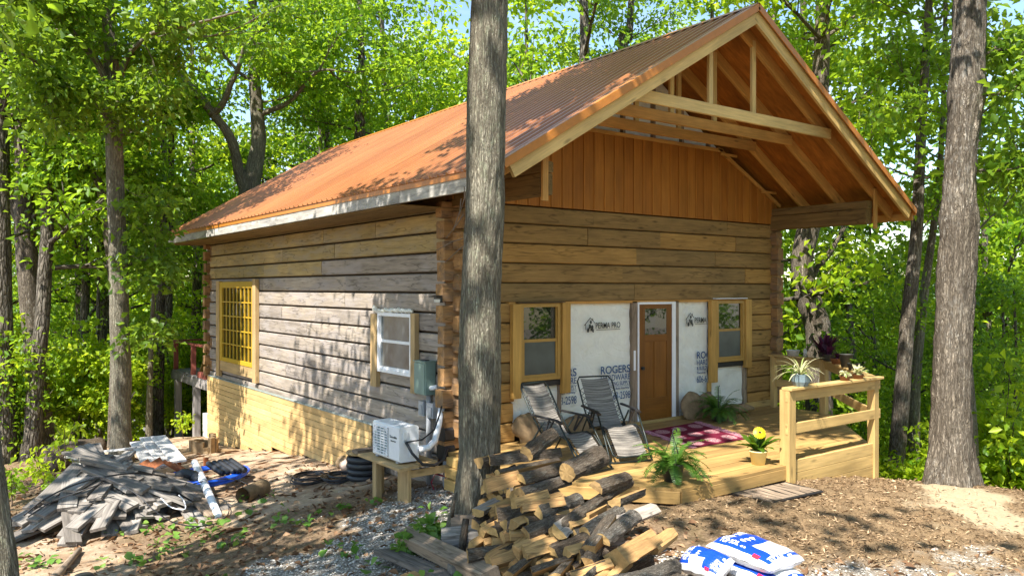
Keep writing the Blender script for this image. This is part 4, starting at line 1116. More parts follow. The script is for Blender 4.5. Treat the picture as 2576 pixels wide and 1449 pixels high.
gb = thing('potted_gerbera', 'yellow flower with round green leaves in a cream pot by the railing post', 'flower pot', (2.77, -3.16, 0))
mb = MB(); mb.lathe([(.0, .0), (.085, 0), (.115, .17), (.125, .175), (.115, .185), (.10, .17)], (0, 0, 0), 22); mb.build('pot', M['pot_cream'], gb, True)
mb = MB(); rr = random.Random(4)
for k in range(34):
    an = rr.uniform(0, 2*PI); r = rr.uniform(.08, .24); z = .18+rr.uniform(0, .16); c = Vector((math.cos(an)*r, math.sin(an)*r, z)); b0 = Vector((math.cos(an)*.03, math.sin(an)*.03, .18))
    leafstrip(mb, [b0, b0.lerp(c, .4)+Vector((0, 0, .04)), c+Vector((0, 0, .03)), c+(c-b0)*.35], .05, rr.uniform(.0, .6))
mb.build('leaves', M['leaf_dark'], gb)
fw = thing('x', '', '', (0, 0, 0)); bpy.data.objects.remove(fw)
mb = MB(); c = Vector((-.02, -.03, .42)); FQ = Vector((-.55, -.65, .55)).to_track_quat('Z', 'Y').to_matrix()
for ring, (r, zz, nq) in enumerate(((.085, .0, 22), (.07, .012, 20), (.045, .022, 14))):
    for k in range(nq):
        a = 2*PI*k/nq+ring*.2; leafstrip(mb, [c+FQ@Vector((0, 0, zz)), c+FQ@Vector((math.cos(a)*r*.6, math.sin(a)*r*.6, zz+.012)), c+FQ@Vector((math.cos(a)*r, math.sin(a)*r, zz+.004))], .014, rr.random(), FQ@Vector((0, 0, 1)))
o = mb.build('flower_head', M['petal'], gb); 
mb = MB(); mb.tube([(0, 0, .18), (-.01, -.02, .32), (-.02, -.03, .42)], .006, 6, .4); mb.build('stem', M['fern'], gb)
mb = MB(); mb.lathe([(0, .012), (.018, .008), (.02, -.01)], c+FQ@Vector((0, 0, .03)), 10); mb.build('flower_centre', M['soil'], o)
sp_ = thing('spider_plant', 'cream striped spider plant in a blue grey pot on the railing corner', 'plant', (3.30, -3.44, 1.024))
mb = MB(); mb.lathe([(.0, .0), (.085, 0), (.12, .06), (.125, .13), (.13, .15), (.115, .155), (.10, .13)], (0, 0, 0), 6); mb.build('pot', M['pot_grey'], sp_)
mb = MB(); rr = random.Random(12)
for k in range(46):
    an = rr.uniform(0, 2*PI); el = rr.uniform(.5, 1.3); ln = rr.uniform(.22, .50); p = Vector((0, 0, .14)); d = Vector((math.cos(an)*math.cos(el), math.sin(an)*math.cos(el), math.sin(el))); pts = []
    for i in range(10): pts.append(p.copy()); p = p+d*ln/9; d = (d+Vector((0, 0, -.2))).normalized()
    leafstrip(mb, pts, .009, rr.random())
mb.build('leaves', M['spider'], sp_)
def smallpot(label, x, y, z, r, h, mat, plant=None, seed=1, name='plant_pot', nleaf=26, spread=.12):
    t = thing(name, label, 'plant pot', (x, y, z)); rr = random.Random(seed)
    mb = MB(); mb.lathe([(0, 0), (r*.75, 0), (r, h), (r*1.05, h+.004), (r*.9, h), (r*.85, h*.85), (0, h*.85)], (0, 0, 0), 16); mb.build('pot', M[mat], t, True)
    if plant:
        mb = MB()
        for k in range(nleaf):
            an = rr.uniform(0, 2*PI); q = rr.uniform(.3, 1)*spread; z2 = h+rr.uniform(.0, spread)
            b0 = Vector((0, 0, h*.8)); c = Vector((math.cos(an)*q, math.sin(an)*q, z2)); leafstrip(mb, [b0, b0.lerp(c, .5)+Vector((0, 0, .02)), c, c+(c-b0)*.3+Vector((0, 0, -.03))], rr.uniform(.012, .03), rr.random())
        mb.build('leaves', M[plant], t)
    return t
smallpot('small clay bowl with a white tipped succulent on the front rail', 4.36, -3.45, 1.024, .075, .06, 'pot_clay', 'spider', 2, spread=.09)
smallpot('small clay bowl with pale spiky leaves on the front rail', 4.72, -3.44, 1.024, .08, .06, 'pot_clay', 'spider', 3, spread=.13)
smallpot('dark purple leaved plant spilling over the rail corner post', 7.22, -1.36, 1.024, .12, .12, 'pot_dark', 'purple', 4, nleaf=160, spread=.27)
smallpot('black pot with small purple flowers on the slanting rail', 6.92, -1.62, 1.024, .11, .12, 'pot_dark', 'purple', 5, nleaf=60, spread=.16)
smallpot('tall empty black nursery pot on the slanting rail', 6.15, -2.42, 1.024, .11, .21, 'pot_dark', None)
smallpot('low dark bowl nearest the front on the slanting rail', 5.82, -2.74, 1.024, .10, .10, 'pot_dark', 'leaf_dark', 7, spread=.08)
smallpot('terracotta trough in the middle of the slanting rail', 6.55, -2.02, 1.024, .12, .09, 'pot_clay', 'purple', 8, spread=.1)
smallpot('round white tin standing on the rail near the cabin wall', 7.34, -.62, 1.024, .13, .11, 'white_block', None, name='tin')
mb = MB(); mb.lathe([(0, 0), (.035, 0), (.035, .12), (.02, .14), (.02, .16), (0, .16)], (7.34, -.88, 1.024), 12); one('glass_jar', 'slim clear jar beside the white tin on the rail', 'jar', mb, M['lampglass'], None, True)
rock('leaning_stone', 'rounded brown slab leaning on the wrap right of the door', (4.98, -.18, .22), (.30, .09, .25), 'stone', 11, 0, 'stone', -.3)
rock('leaning_stone', 'flat brown slab leaning between the rounded slab and the fern', (5.45, -.12, .17), (.33, .07, .22), 'stone', 12, 0, 'stone', -.3)
rock('leaning_stone', 'flat brown slab leaning below the left porch window', (1.32, -.10, .17), (.30, .07, .24), 'stone', 13, 0, 'stone', -.3)
rock('leaning_stone', 'low brown slab behind the armrests left of the door', (2.35, -.12, .13), (.4, .07, .18), 'stone', 14, 0, 'stone', -.3)
rock('driftwood', 'pointed piece of driftwood against the wall right of the dark fern', (6.05, -.28, .08), (.42, .08, .09), 'stone', 15, -.3, 'driftwood')
mb = MB(); mb.tube([(2.78, -.32, .08), (3.0, -.28, .085), (3.32, -.30, .08)], [.07, .085, .06], 10, .6, disp=lambda d, a, r, p: .02*noise.noise(Vector((d*9, a*2, 2)))); one('driftwood', 'rotten log piece lying between the chair and the door', 'driftwood', mb, M['stone'], None, True)

# ================================================================== FIREWOOD
def ring(kind, rr, n_=22):
    """closed cross-section: list of (y, z, is_bark_to_next)"""
    pts = []
    if kind == 'round':
        ph = rr.random()*6
        for k in range(n_):
            a = 2*PI*k/n_; r = 1+.07*math.sin(2*a+ph)+.05*rr.uniform(-1, 1); pts.append((r*math.cos(a), r*math.sin(a), True))
    elif kind == 'half':
        for k in range(10):
            a = PI*k/9; r = 1+.06*rr.uniform(-1, 1); pts.append((r*math.cos(a), r*math.sin(a)-.4, k < 9))
        pts.append((-.35, -.42+.06*rr.uniform(-1, 1), False)); pts.append((.4, -.44+.06*rr.uniform(-1, 1), False))
    elif kind == 'wedge':
        ang = rr.uniform(1.0, 1.6)
        for k in range(6):
            a = -ang/2+ang*k/5; r = 1.45*(1+.05*rr.uniform(-1, 1)); pts.append((r*math.cos(a)-.8, r*math.sin(a), k < 5))
        pts.append((-.78+.1*rr.random(), .08, False)); pts.append((-.78, -.08, False))
    else:
        m_ = 4+int(rr.random()*2); ph = rr.random()*6
        for k in range(m_):
            a = 2*PI*k/m_+rr.uniform(-.3, .3)+ph; r = rr.uniform(.75, 1.15); pts.append((r*math.cos(a), r*math.sin(a)*.8, False))
    return pts
def log_mesh(kind, Ln, rad, seed, bark='bark', splt='split', bend=0.0, taper=.1):
    rr = random.Random(seed); pr = ring(kind, rr); n_ = len(pr); segs = 14; mb = MB(); vs = []; gs = []; off = rr.random()*40
    for i in range(segs+1):
        f = i/segs; x = (f-.5)*Ln; s_ = rad*(1+taper*(.5-f)); bz = bend*math.sin(PI*f)
        for k, (y, z, b) in enumerate(pr):
            w = 1+(.16 if b else .06)*noise.noise(Vector((x*9+seed, y*1.6, z*1.6)))+(.11 if b else .04)*noise.noise(Vector((x*30, y*4.5+seed, z*4.5)))
            vs.append((x+(rr.uniform(-.004, .004) if i in (0, segs) else 0), y*s_*w, z*s_*w+bz)); gs.append((x+off, y*s_, z*s_+seed))
    fs = []; ms = []
    for i in range(segs):
        for k in range(n_):
            k2 = (k+1) % n_; fs.append((i*n_+k, i*n_+k2, (i+1)*n_+k2, (i+1)*n_+k)); ms.append(0 if pr[k][2] else 1)
    mb.add(vs, fs, gs, rr.random(), ms)
    for e, rev in ((0, True), (segs, False)):
        base = vs[e*n_:(e+1)*n_]; cen = (sum(v[0] for v in base)/n_, sum(v[1] for v in base)/n_, sum(v[2] for v in base)/n_)
        v2 = list(base)+[cen]; g2 = [(v[0], v[1], v[2]) for v in v2]; f2l = [(k, (k+1) % n_, n_) for k in range(n_)]
        if rev: f2l = [tuple(reversed(f)) for f in f2l]
        mb.add(v2, f2l, g2, rr.random(), 2)
    me = mb.build('m', [M[bark], M[splt], M['end']]); me_ = me.data; bpy.data.objects.remove(me); me_.name = 'firewood'; return me_
FW = []
for i in range(20):
    kind = ('half', 'wedge', 'split', 'half', 'wedge', 'wedge', 'round')[i % 7]
    FW.append(log_mesh(kind, R.uniform(.33, .43), {'round': .055, 'half': .074, 'wedge': .066, 'split': .06}[kind], 100+i, 'bark_pale' if i % 5 == 0 else 'bark', 'split_grey' if i % 7 == 3 else 'split'))
def put(me, c, yaw, pitch, roll, label, group='firewood heaped beside the near oak trunk', cat='firewood', name='firewood', scale=1.0):
    o = link(name, me); o.location = Vector(c)+SH
    o.rotation_euler = Matrix.Rotation(yaw, 3, 'Z').to_4x4().to_3x3().__matmul__(Matrix.Rotation(-pitch, 3, 'Y')).__matmul__(Matrix.Rotation(roll, 3, 'X')).to_euler()
    o.scale = (scale,)*3
    return tag(o, label, cat, group)
SH = Vector((-.27, -.36, .05))
FL = 'split or round oak piece inside the stacked rows of the firewood heap'
def Hst(y):
    pts = [(-1.9, .42), (-2.3, .45), (-2.7, .44), (-3.1, .36), (-3.5, .22), (-3.9, .06), (-4.25, -.06), (-4.6, -.2)]
    for (a, za), (b, zb_) in zip(pts[:-1], pts[1:]):
        if b <= y <= a: return za+(zb_-za)*(a-y)/(a-b)
    return -9
cnt = 0
z = -.36; row = 0
while z < .40:
    y = -2.42-.05*(row % 2)
    while y > -4.55:
        g = gz(-.85, y); yy = y+R.uniform(-.02, .02)
        if z > g+.03 and z < Hst(yy)-.05:
            put(R.choice(FW), (-.92+R.uniform(-.07, .07)-.28*max(0, (.2-z))*R.uniform(.3, 1), yy, z+R.uniform(-.015, .015)), R.uniform(-.13, .13)+.08, R.uniform(-.06, .1), R.uniform(0, 6.28), FL); cnt += 1
        y -= R.uniform(.10, .128)
    z += .096; row += 1
FLs = 'short oak piece slid down in front of the stacked firewood rows'
for (w, y0, y1, h) in ((-1.24, -2.75, -4.6, .42), (-1.42, -3.0, -4.7, .26), (-1.6, -3.3, -4.7, .12)):
    z = 0
    lvl = 0
    while lvl < 4:
        y = y0-R.uniform(0, .1)
        while y > y1:
            g = gz(w, y)
            zz_ = g+.06+lvl*.105
            hh = (h)*(1-((y-y0)/(y1-y0))**2*.75)
            if lvl*.105 < hh:
                put(R.choice(FW), (w+R.uniform(-.1, .1), y, zz_), R.uniform(-.55, .55), R.uniform(-.05, .3), R.uniform(0, 6.28), FLs); cnt += 1
            y -= R.uniform(.105, .15)
        lvl += 1
def hand(label, p, q, kind, rad, seed, bark='bark', splt='split', roll=0.0, bend=0.0, taper=.1, name='firewood', lift=0.0):
    p = Vector(p); q = Vector(q); p.z += lift; q.z += lift; d = q-p
    me = log_mesh(kind, d.length, rad*(.86 if kind == 'round' else .92), seed, bark, splt, bend, taper)
    return put(me, (p+q)/2, math.atan2(d.y, d.x), math.atan2(d.z, math.hypot(d.x, d.y)), roll, label, 'firewood heaped beside the near oak trunk', 'firewood', name)
hand('hollow bark covered log perched on top of the heap', (-.81, -2.76, .56), (-.36, -2.66, .70), 'round', .088, 201, 'bark', taper=.15)
hand('long bark log lying across the top left of the heap', (-1.14, -2.55, .50), (-.42, -2.84, .545), 'half', .082, 202, 'bark', roll=.2)
hand('pale freshly split beam topmost at the trunk end of the heap', (-1.20, -2.46, .47), (-.62, -2.52, .52), 'half', .11, 203, 'bark', 'split', roll=2.9)
hand('thick knotty burl log on the deck side of the heap top', (-.78, -3.36, .47), (-.30, -3.30, .56), 'round', .135, 204, 'bark', taper=-.25)
hand('longest slim branch log with a sawn stub slanting across the heap', (-1.30, -3.80, .09), (-.06, -3.50, .30), 'round', .068, 205, 'bark', bend=.02, taper=.25)
hand('lichen covered round log below the long branch', (-1.10, -3.98, .09), (-.55, -3.88, .18), 'round', .072, 206, 'bark_pale')
hand('dark mossy bark slab lying over the near end of the heap', (-1.12, -4.22, .10), (-.62, -4.12, .21), 'half', .095, 207, 'bark_pale', roll=.1)
hand('big square split block with clean tan faces low on the heap', (-1.15, -4.42, .0), (-.66, -4.36, .07), 'split', .145, 208, 'bark', 'split')
hand('silver grey weathered beam at the right of the heap', (-.83, -4.10, .15), (-.24, -4.02, .17), 'split', .092, 209, 'bark', 'split_grey', roll=.5)
hand('orange freshly split slab standing out of the near heap', (-1.25, -4.22, .03), (-.86, -4.08, .20), 'wedge', .10, 210, 'bark', 'split', roll=1.2)
hand('bright yellow split slab at the right foot of the heap', (-.66, -4.38, -.02), (-.28, -4.28, .02), 'split', .075, 211, 'bark', 'split', roll=1.0)
hand('thick birch like log lying at the front foot of the heap', (-1.50, -4.72, -.13), (-.64, -4.62, -.13), 'round', .10, 212, 'bark_pale')
hand('large split log in front of the pale barked log', (-1.28, -4.90, -.14), (-.80, -4.86, -.16), 'wedge', .12, 213, 'bark', 'split', roll=2.0)
hand('dark bark wedge showing an orange triangular end near the top', (-1.2, -2.78, .40), (-.50, -2.9, .46), 'wedge', .085, 214, 'bark', roll=1.4)
hand('scaly log lying under the knotty burl log', (-1.15, -3.10, .42), (-.55, -3.10, .47), 'half', .085, 215, 'bark', roll=.2)
hand('broad bark log above the yellow split face of the heap', (-1.23, -3.20, .31), (-.62, -3.18, .35), 'half', .09, 216, 'bark_pale', roll=.1)
hand('lichened half log in the middle face of the heap', (-1.22, -3.48, .17), (-.66, -3.40, .22), 'half', .088, 217, 'bark_pale', roll=.15)
hand('short pinkish split piece jutting from the middle of the heap', (-1.46, -3.26, .05), (-1.04, -3.22, .07), 'wedge', .085, 218, 'bark', 'split_grey', roll=1.1)
hand('bark covered half log leaning beside the burl log', (-.62, -3.62, .36), (-.14, -3.55, .38), 'half', .09, 219, 'bark', roll=.4)
hand('short half log by the deck corner with pale split face', (-.60, -3.85, .25), (-.18, -3.78, .27), 'half', .085, 220, 'bark', roll=2.8)
for i in range(16):
    put(FW[(i*7) % 20], (-.95+R.uniform(-.35, .3), -3.0-.11*i+R.uniform(-.05, .05), Hst(-3.0-.11*i)+.0 if i < 12 else gz(-.9, -4.4)+.1), R.uniform(-.4, .5), R.uniform(-.05, .2), R.uniform(0, 6.28), 'loose oak piece lying askew on the sloping top of the heap')
# foreground timbers
def plank(label, p, q, w, h, mat, name='plank', up=(0, 0, 1), group=None, cat='plank', bev=.004, segs=4):
    mb = MB(); mb.beam(p, q, w, h, up, bev, R.random(), 0, .002, segs); return one(name, label, cat, mb, M[mat], group)
plank('silver grey plank on the ground in front of the brown beam', (-2.26, -2.22, -.40), (-2.22, -4.2, -.29), .24, .045, 'grey_wood', up=(.1, 0, 1))
plank('brown squared beam lying beside the silver grey plank', (-1.98, -2.12, -.31), (-2.12, -3.95, -.2), .19, .13, 'brown_wood', name='beam', up=(-.25, 0, 1), cat='beam', bev=.008)
plank('dark sawn timber block at the foot of the near oak', (-1.62, -2.56, -.20), (-1.30, -2.86, -.18), .30, .28, 'brown_wood', name='timber_block', cat='timber block', bev=.012, up=(.2, .1, 1))
plank('dark grey tilted timber block in front of the firewood foot', (-1.90, -2.78, -.24), (-1.58, -2.98, -.22), .26, .24, 'grey_wood', name='timber_block', cat='timber block', bev=.012, up=(.5, -.3, 1))
mb = MB(); mb.tube([(-1.86, -3.06, -.34), (-1.74, -2.98, .02)], [.04, .034], 9, .5); one('branch_piece', 'upright pinkish branch piece beside the dark timber blocks', 'branch', mb, M['bark'], None, True)
mb = MB(); mb.tube([(-1.68, -2.62, -.07), (-1.74, -2.74, .07), (-1.64, -2.64, .19)], [.02, .017, .01], 7, .5); one('branch_piece', 'thin dark twig resting on the sawn timber block', 'branch', mb, M['bark'], None, True)
plank('pale short board lying across the bottom edge by the firewood', (-2.2, -3.4, -.27), (-1.78, -3.5, -.27), .12, .07, 'grey_wood')
plank('dark grey board on the ground under the fallen firewood', (-1.9, -3.6, -.28), (-1.66, -4.25, -.25), .22, .04, 'grey_wood')
mb = MB(); mb.lathe([(0, .05), (.22, .05), (.24, .02), (.23, .0)], (-2.42, -3.25, gz(-2.42, -3.25)+.02), 16, .7); one('wood_round', 'yellow sawn wood disc at the bottom edge by the plank', 'wood disc', mb, M['split'])

# ================================================================== SOIL BAGS
def bagobj(label, loc_, rz, Lx, Ly, Hh, seed, tilt=(0, 0), prints=True, mat='bag'):
    root = thing('soil_bag', label, 'soil bag', loc_, rz, 'bags of top soil by the firewood'); root.rotation_euler = (tilt[0], tilt[1], rz)
    def hz(u, v):
        e = max(0, (1-abs(2*u-1)**3.2))*max(0, (1-abs(2*v-1)**3.2))
        w = .012*noise.noise(Vector((u*7+seed, v*5, seed)))+.01*abs(noise.noise(Vector((u*3+seed, v*9, 2))))
        return Hh*e**.42*(1+.12*noise.noise(Vector((u*2.2+seed, v*2, 1))))+w
    def pt(u, v, top=True, d=0.0):
        sx = 1-.03*math.sin(PI*v)*0; x = (u-.5)*Lx; y = (v-.5)*Ly
        x += .02*noise.noise(Vector((v*4, seed, 0))); y += .02*noise.noise(Vector((u*4, seed, 5)))
        return Vector((x, y, Hh*.5+(hz(u, v)*.55+d if top else -hz(u, v)*.45)))
    n1, n2 = 34, 26; mb = MB()
    for top in (True, False):
        vs = []; gs = []
        for j in range(n2+1):
            for i in range(n1+1):
                u, v = i/n1, j/n2; vs.append(pt(u, v, top)); gs.append((u, v, 0) if top else (.5*0, 0, 0))
        fs = [(j*(n1+1)+i, j*(n1+1)+i+1, (j+1)*(n1+1)+i+1, (j+1)*(n1+1)+i) for j in range(n2) for i in range(n1)]
        if not top: fs = [tuple(reversed(f)) for f in fs]
        mb.add(vs, fs, gs)
    mb.build('sack', M[mat], root, True)
    if prints:
        def T(body, u0, v0, du, dv, m, wdt, hgt):
            # (u0,v0) start; du,dv unit directions in metres for reading and for up
            def f(a, b, c):
                x = u0*Lx+du[0]*a+dv[0]*b; y = v0*Ly+du[1]*a+dv[1]*b
                p = pt(min(.99, max(.01, x/Lx)), min(.99, max(.01, y/Ly))); return (p.x, p.y, p.z+.003+c)
            text_obj(body, 0, wdt, 0, hgt, 0, M[m], root, 0, None, .015, M4=f)
        T('TOP SOIL', .935, .16, (0, 1), (-1, 0), 'bag_white', .20, .05) if False else None
        T('TOP SOIL', .965, .12, (0, 1), (-1, 0), 'bag_white', Ly*.42, .06)
        T('40 lb', .95, .60, (0, 1), (-1, 0), 'bag_white', Ly*.12, .02)
        T('TOP SOIL', .12, .13, (1, 0), (0, 1), 'bag_white', Lx*.30, .06)
        T('40 lb', .45, .13, (1, 0), (0, 1), 'bag_white', Lx*.09, .025)
        T('TOP SOIL', .24, .24, (0, 1), (-1, 0), 'bag_white', Ly*.6, .085)
        mb = MB()
        for k in range(3):
            cu, cv = .40, .36+.11*k; vs = []
            for a in range(12):
                p = pt(cu+.034*math.cos(a*PI/6), cv+.045*math.sin(a*PI/6)); vs.append((p.x, p.y, p.z+.004))
            mb.add(vs, [tuple(range(12))]); vs = [pt(cu+a, cv+b) for a, b in ((.03, -.008), (.03, .008), (.06, .008), (.06, -.008))]
            mb.add([(p.x, p.y, p.z+.004) for p in vs], [(0, 3, 2, 1)])
        o = mb.build('tree_print', M['bag_white'], root); fix_normals(o)
        mb = MB(); vs = [pt(a, b) for a, b in ((.70, .965-.93), (.80, .965-.93), (.80, .1), (.70, .1))]; mb.add([(p.x, p.y, p.z+.006) for p in vs], [(0, 1, 2, 3)]); mb.build('red_badge', M['bag_red'], root)
    return root
g0 = gz(.1, -5.25)
bagobj('lower bag of top soil under the flat printed one', (-.23, -5.38, g0+.02), math.radians(-99), .70, .46, .18, 3)
bagobj('flat blue and white soil bag topmost of the stack with white panel', (-.22, -5.29, g0+.175), math.radians(-93), .70, .47, .18, 1, (.0, .03))
bagobj('crumpled torn soil bag leaning left of the stack', (-.60, -5.10, g0+.11), math.radians(-88), .44, .26, .2, 7, (.45, .0), True, 'bag2')

# ================================================================== LUMBER HEAP
HC = Vector((-3.85, 3.85, 0)); gB = 'old boards in the lumber heap'
def Hh(x, y):
    d = Vector((x-HC.x, y-HC.y)); a = d.length; return max(0, .80*(1-a/2.25)) if a < 2.25 else 0
nb = 0
rb = random.Random(21)
layers = [(1.42, 17, .06), (1.30, 17, .16), (1.14, 16, .26), (.98, 15, .36), (.80, 14, .46), (.60, 11, .55), (.40, 8, .63), (.2, 4, .70)]
for (rad, num, zz) in layers:
    for k in range(num):
        az = math.radians(-96)+rb.uniform(-1, 1)*math.radians(92)
        dr_ = Vector((math.cos(az), math.sin(az), 0)); Lb = rb.uniform(.55, 1.0)
        tip = HC+dr_*(rad+rb.uniform(-.15, .18)); g = gz(tip.x, tip.y)
        tip.z = g+max(.04, zz+rb.uniform(-.05, .04))
        yaw = rb.uniform(-.45, .45); d2 = Vector((math.cos(az+yaw), math.sin(az+yaw), rb.uniform(-.42, -.2)))
        tail = tip-d2*Lb
        mb = MB(); mb.beam(tail, tip, rb.uniform(.16, .25), rb.uniform(.035, .055), (rb.uniform(-.25, .25), rb.uniform(-.25, .25), 1), .004, rb.random(), 0, .003, 3)
        o = one('old_board', ('weathered grey board in the %s of the lumber heap' % ('outer foot' if rad > 1.2 else 'middle courses' if rad > .7 else 'top')), 'board', mb, M['grey_wood'], gB); nb += 1
def pl2(label, a, Da, b, Db, w, h, mat, name='old_board', up=(0, 0, 1), grp=gB):
    return plank(label, at(a[0], a[1], Da), at(b[0], b[1], Db), w, h, mat, name, up, grp, 'board')
pl2('long brown board sloping down the right side of the lumber heap', (438, 1192), 13.4, (545, 1302), 11.6, .27, .045, 'brown_wood', up=(.2, 0, 1))
pl2('long board below the brown one touching the leaf litter', (455, 1250), 12.6, (520, 1345), 11.0, .26, .045, 'grey_wood')
pl2('grey board end resting by the white pipe foot', (560, 1270), 12.2, (612, 1315), 11.5, .2, .04, 'grey_wood')
pl2('pale grey board at the far left foot of the lumber heap', (48, 1318), 11.3, (190, 1250), 12.6, .22, .06, 'grey_wood')
pl2('upright pale board leaning on the top of the lumber heap', (262, 1205), 12.3, (272, 1145), 12.6, .22, .035, 'grey_wood', up=(0, -1, .2))
pl2('upright grey board beside the pale leaning one', (330, 1215), 12.3, (312, 1150), 12.7, .2, .035, 'grey_wood', up=(0, -1, .2))
M['pale_board'] = wood('white_board', (.62, .60, .58), (.74, .72, .70), g=(1.4, 26, 26), lo=.7, hi=1.1, cracks=.3, knots=.2, rough=.8)  # near-white wood tone, much paler than the grey boards
for i, (a, b, w) in enumerate((((345, 1112), (385, 1180), .26), ((372, 1100), (425, 1172), .30), ((398, 1098), (450, 1160), .26), ((212, 1140), (330, 1128), .22), ((195, 1155), (262, 1185), .24), ((175, 1148), (290, 1150), .2), ((245, 1170), (330, 1185), .22))):
    pl2('sun bleached white board lying flat behind the lumber heap', a, 15.6-.18*i, b, 14.2-.1*i, w, .035, 'pale_board', grp='white boards behind the lumber heap')
for i, (p, r, lab) in enumerate((((362, 1170), .2, 'square rusty metal plate at the back of the lumber heap'), ((393, 1166), -.4, 'leaf shaped rusty plate beside the square one'))):
    c = at(p[0], p[1], 13.9); mb = MB(); mb.beam(c-Vector((.10, .05*r, .05)), c+Vector((.10, -.05*r, .05)), .15, .008, (-.4, -.8, .7), 0, .5); one('metal_plate', lab, 'metal plate', mb, M['rust'])
for i in range(4):
    c = at(412+i*12, 1160+i*4, 14.0-.1*i); mb = MB(); mb.tube([c, c+Vector((.25, -.35, -.18))], .035, 8, .5); one('rusty_pipe', 'short rusty pipe in the row beside the metal plates', 'pipe', mb, M['rust'], 'rusty pipes')
for (p, D, h, lab) in (((449, 1190), 14.6, .36, 'taller rusty stake standing by the blue pipe coil'), ((518, 1186), 14.9, .26, 'shorter rusty stake standing right of the blue coil')):
    c = at(p[0], p[1], D); mb = MB(); mb.box(c.x-.04, c.x+.04, c.y-.03, c.y+.03, c.z-.15, c.z+h, .5, bev=.004); one('rusty_stake', lab, 'stake', mb, M['rust'])
cb = at(520, 1206, 13.6); cb.z = gz(cb.x, cb.y)+.16
coil(cb, .62, 5, .028, 'blue_pipe', 'bright blue pipe coil lying beside the lumber heap', 'blue_pipe_coil', .9, .02, 0, 5, 'pipe coil', .06)
mb = MB(); mb.tube([at(490, 1163, 13.9), at(522, 1235, 12.6), at(551, 1303, 11.6)], .062, 14, .5); one('white_pipe', 'white plastic pipe slanting across the blue coil', 'pipe', mb, M['white_pvc'], None, True)
mb = MB(); c = at(470, 1200, 13.3)
pts = [c+Vector((-.12, .1, .0)), c+Vector((-.02, .02, .06)), c+Vector((.1, -.12, .02)), c+Vector((.14, -.3, -.06))]
fine = [pts[0].lerp(pts[1], k/6) for k in range(6)]+[pts[1].lerp(pts[2], k/6) for k in range(6)]+[pts[2].lerp(pts[3], k/6) for k in range(7)]
mb.tube(fine, [.085+.012*(k % 2) for k in range(len(fine))], 12, .5); one('ribbed_pipe', 'short elbow of black ribbed drain pipe inside the blue coil', 'pipe', mb, M['black_hose'], None, True)
for i in range(5):
    c = at(538+i*14, 1184-i*2, 13.6+.02*i); mb = MB(); fp = [c+Vector((-.04, .2, .10)).lerp(Vector((.06, -.3, .0)), q/16) for q in range(17)]; mb.tube(fp, [.044+.010*(q % 2) for q in range(17)], 10, .5); one('black_pipe', 'black pipe length in the bundle right of the white pipe', 'pipe', mb, M['black_hose'], 'black pipe bundle', True)
c = at(622, 1250, 12.4); c.z = gz(c.x, c.y)+.11
mb = MB(); mb.tube([c+Vector((.35, .25, 0)), c+Vector((-.1, -.1, 0))], [.13, .13], 16, .5, cap=False); mb.tube([c+Vector((-.1, -.1, 0)), c+Vector((.35, .25, 0))], [.115, .115], 16, .5, cap=False); one('clay_pipe', 'wide grey clay pipe lying in the litter right of the coil', 'pipe', mb, M['stone'], None, True)
c = at(410, 1276, 11.9); mb = MB(); mb.tube([c+Vector((.2, .4, .0)), c+Vector((0, 0, 0))], [.09, .09], 14, .5, cap=False); mb.tube([c, c+Vector((.2, .4, 0))], [.07, .07], 14, .5, cap=False); one('grey_pipe', 'open ended grey pipe poking out of the lumber heap', 'pipe', mb, M['grey_pvc'], None, True)
def cable(label, pts, rad, mat):
    P_ = [at(*p) for p in pts]; out_ = []
    for i in range(len(P_)-1):
        p0 = P_[max(0, i-1)]; p1 = P_[i]; p2 = P_[i+1]; p3 = P_[min(len(P_)-1, i+2)]
        for k in range(6):
            t = k/6; out_.append(.5*((2*p1)+(p2-p0)*t+(2*p0-5*p1+4*p2-p3)*t*t+(3*p1-p0-3*p2+p3)*t**3))
    out_.append(P_[-1]); mb = MB(); mb.tube(out_, rad, 6, .5); one('cable', label, 'cable', mb, M[mat], None, True)
cable('black cable arching over the left side of the lumber heap', [(60, 1296, 11.2), (110, 1256, 11.3), (190, 1218, 11.4), (280, 1196, 11.5), (360, 1190, 11.9), (420, 1200, 12.5)], .013, 'black')
cable('second black cable below the arching one', [(70, 1300, 11.1), (130, 1262, 11.2), (200, 1236, 11.2), (260, 1215, 11.4)], .010, 'black')
cable('grey cable snaking down the front of the lumber heap', [(215, 1205, 11.3), (260, 1200, 11.2), (340, 1240, 10.9), (390, 1285, 10.8), (450, 1318, 10.9), (530, 1320, 11.1), (575, 1290, 11.6), (560, 1255, 12.2), (500, 1250, 12.4)], .008, 'black_hose')
cable('thin dark cable trailing from the blue coil over the litter', [(480, 1218, 12.8), (540, 1205, 12.9), (600, 1208, 12.8), (640, 1232, 12.6), (662, 1262, 12.2)], .009, 'black')
cable('pale looped cable end on the right boards', [(405, 1252, 11.6), (430, 1275, 11.5), (465, 1280, 11.4), (462, 1258, 11.7), (450, 1245, 11.9)], .008, 'white_pvc')
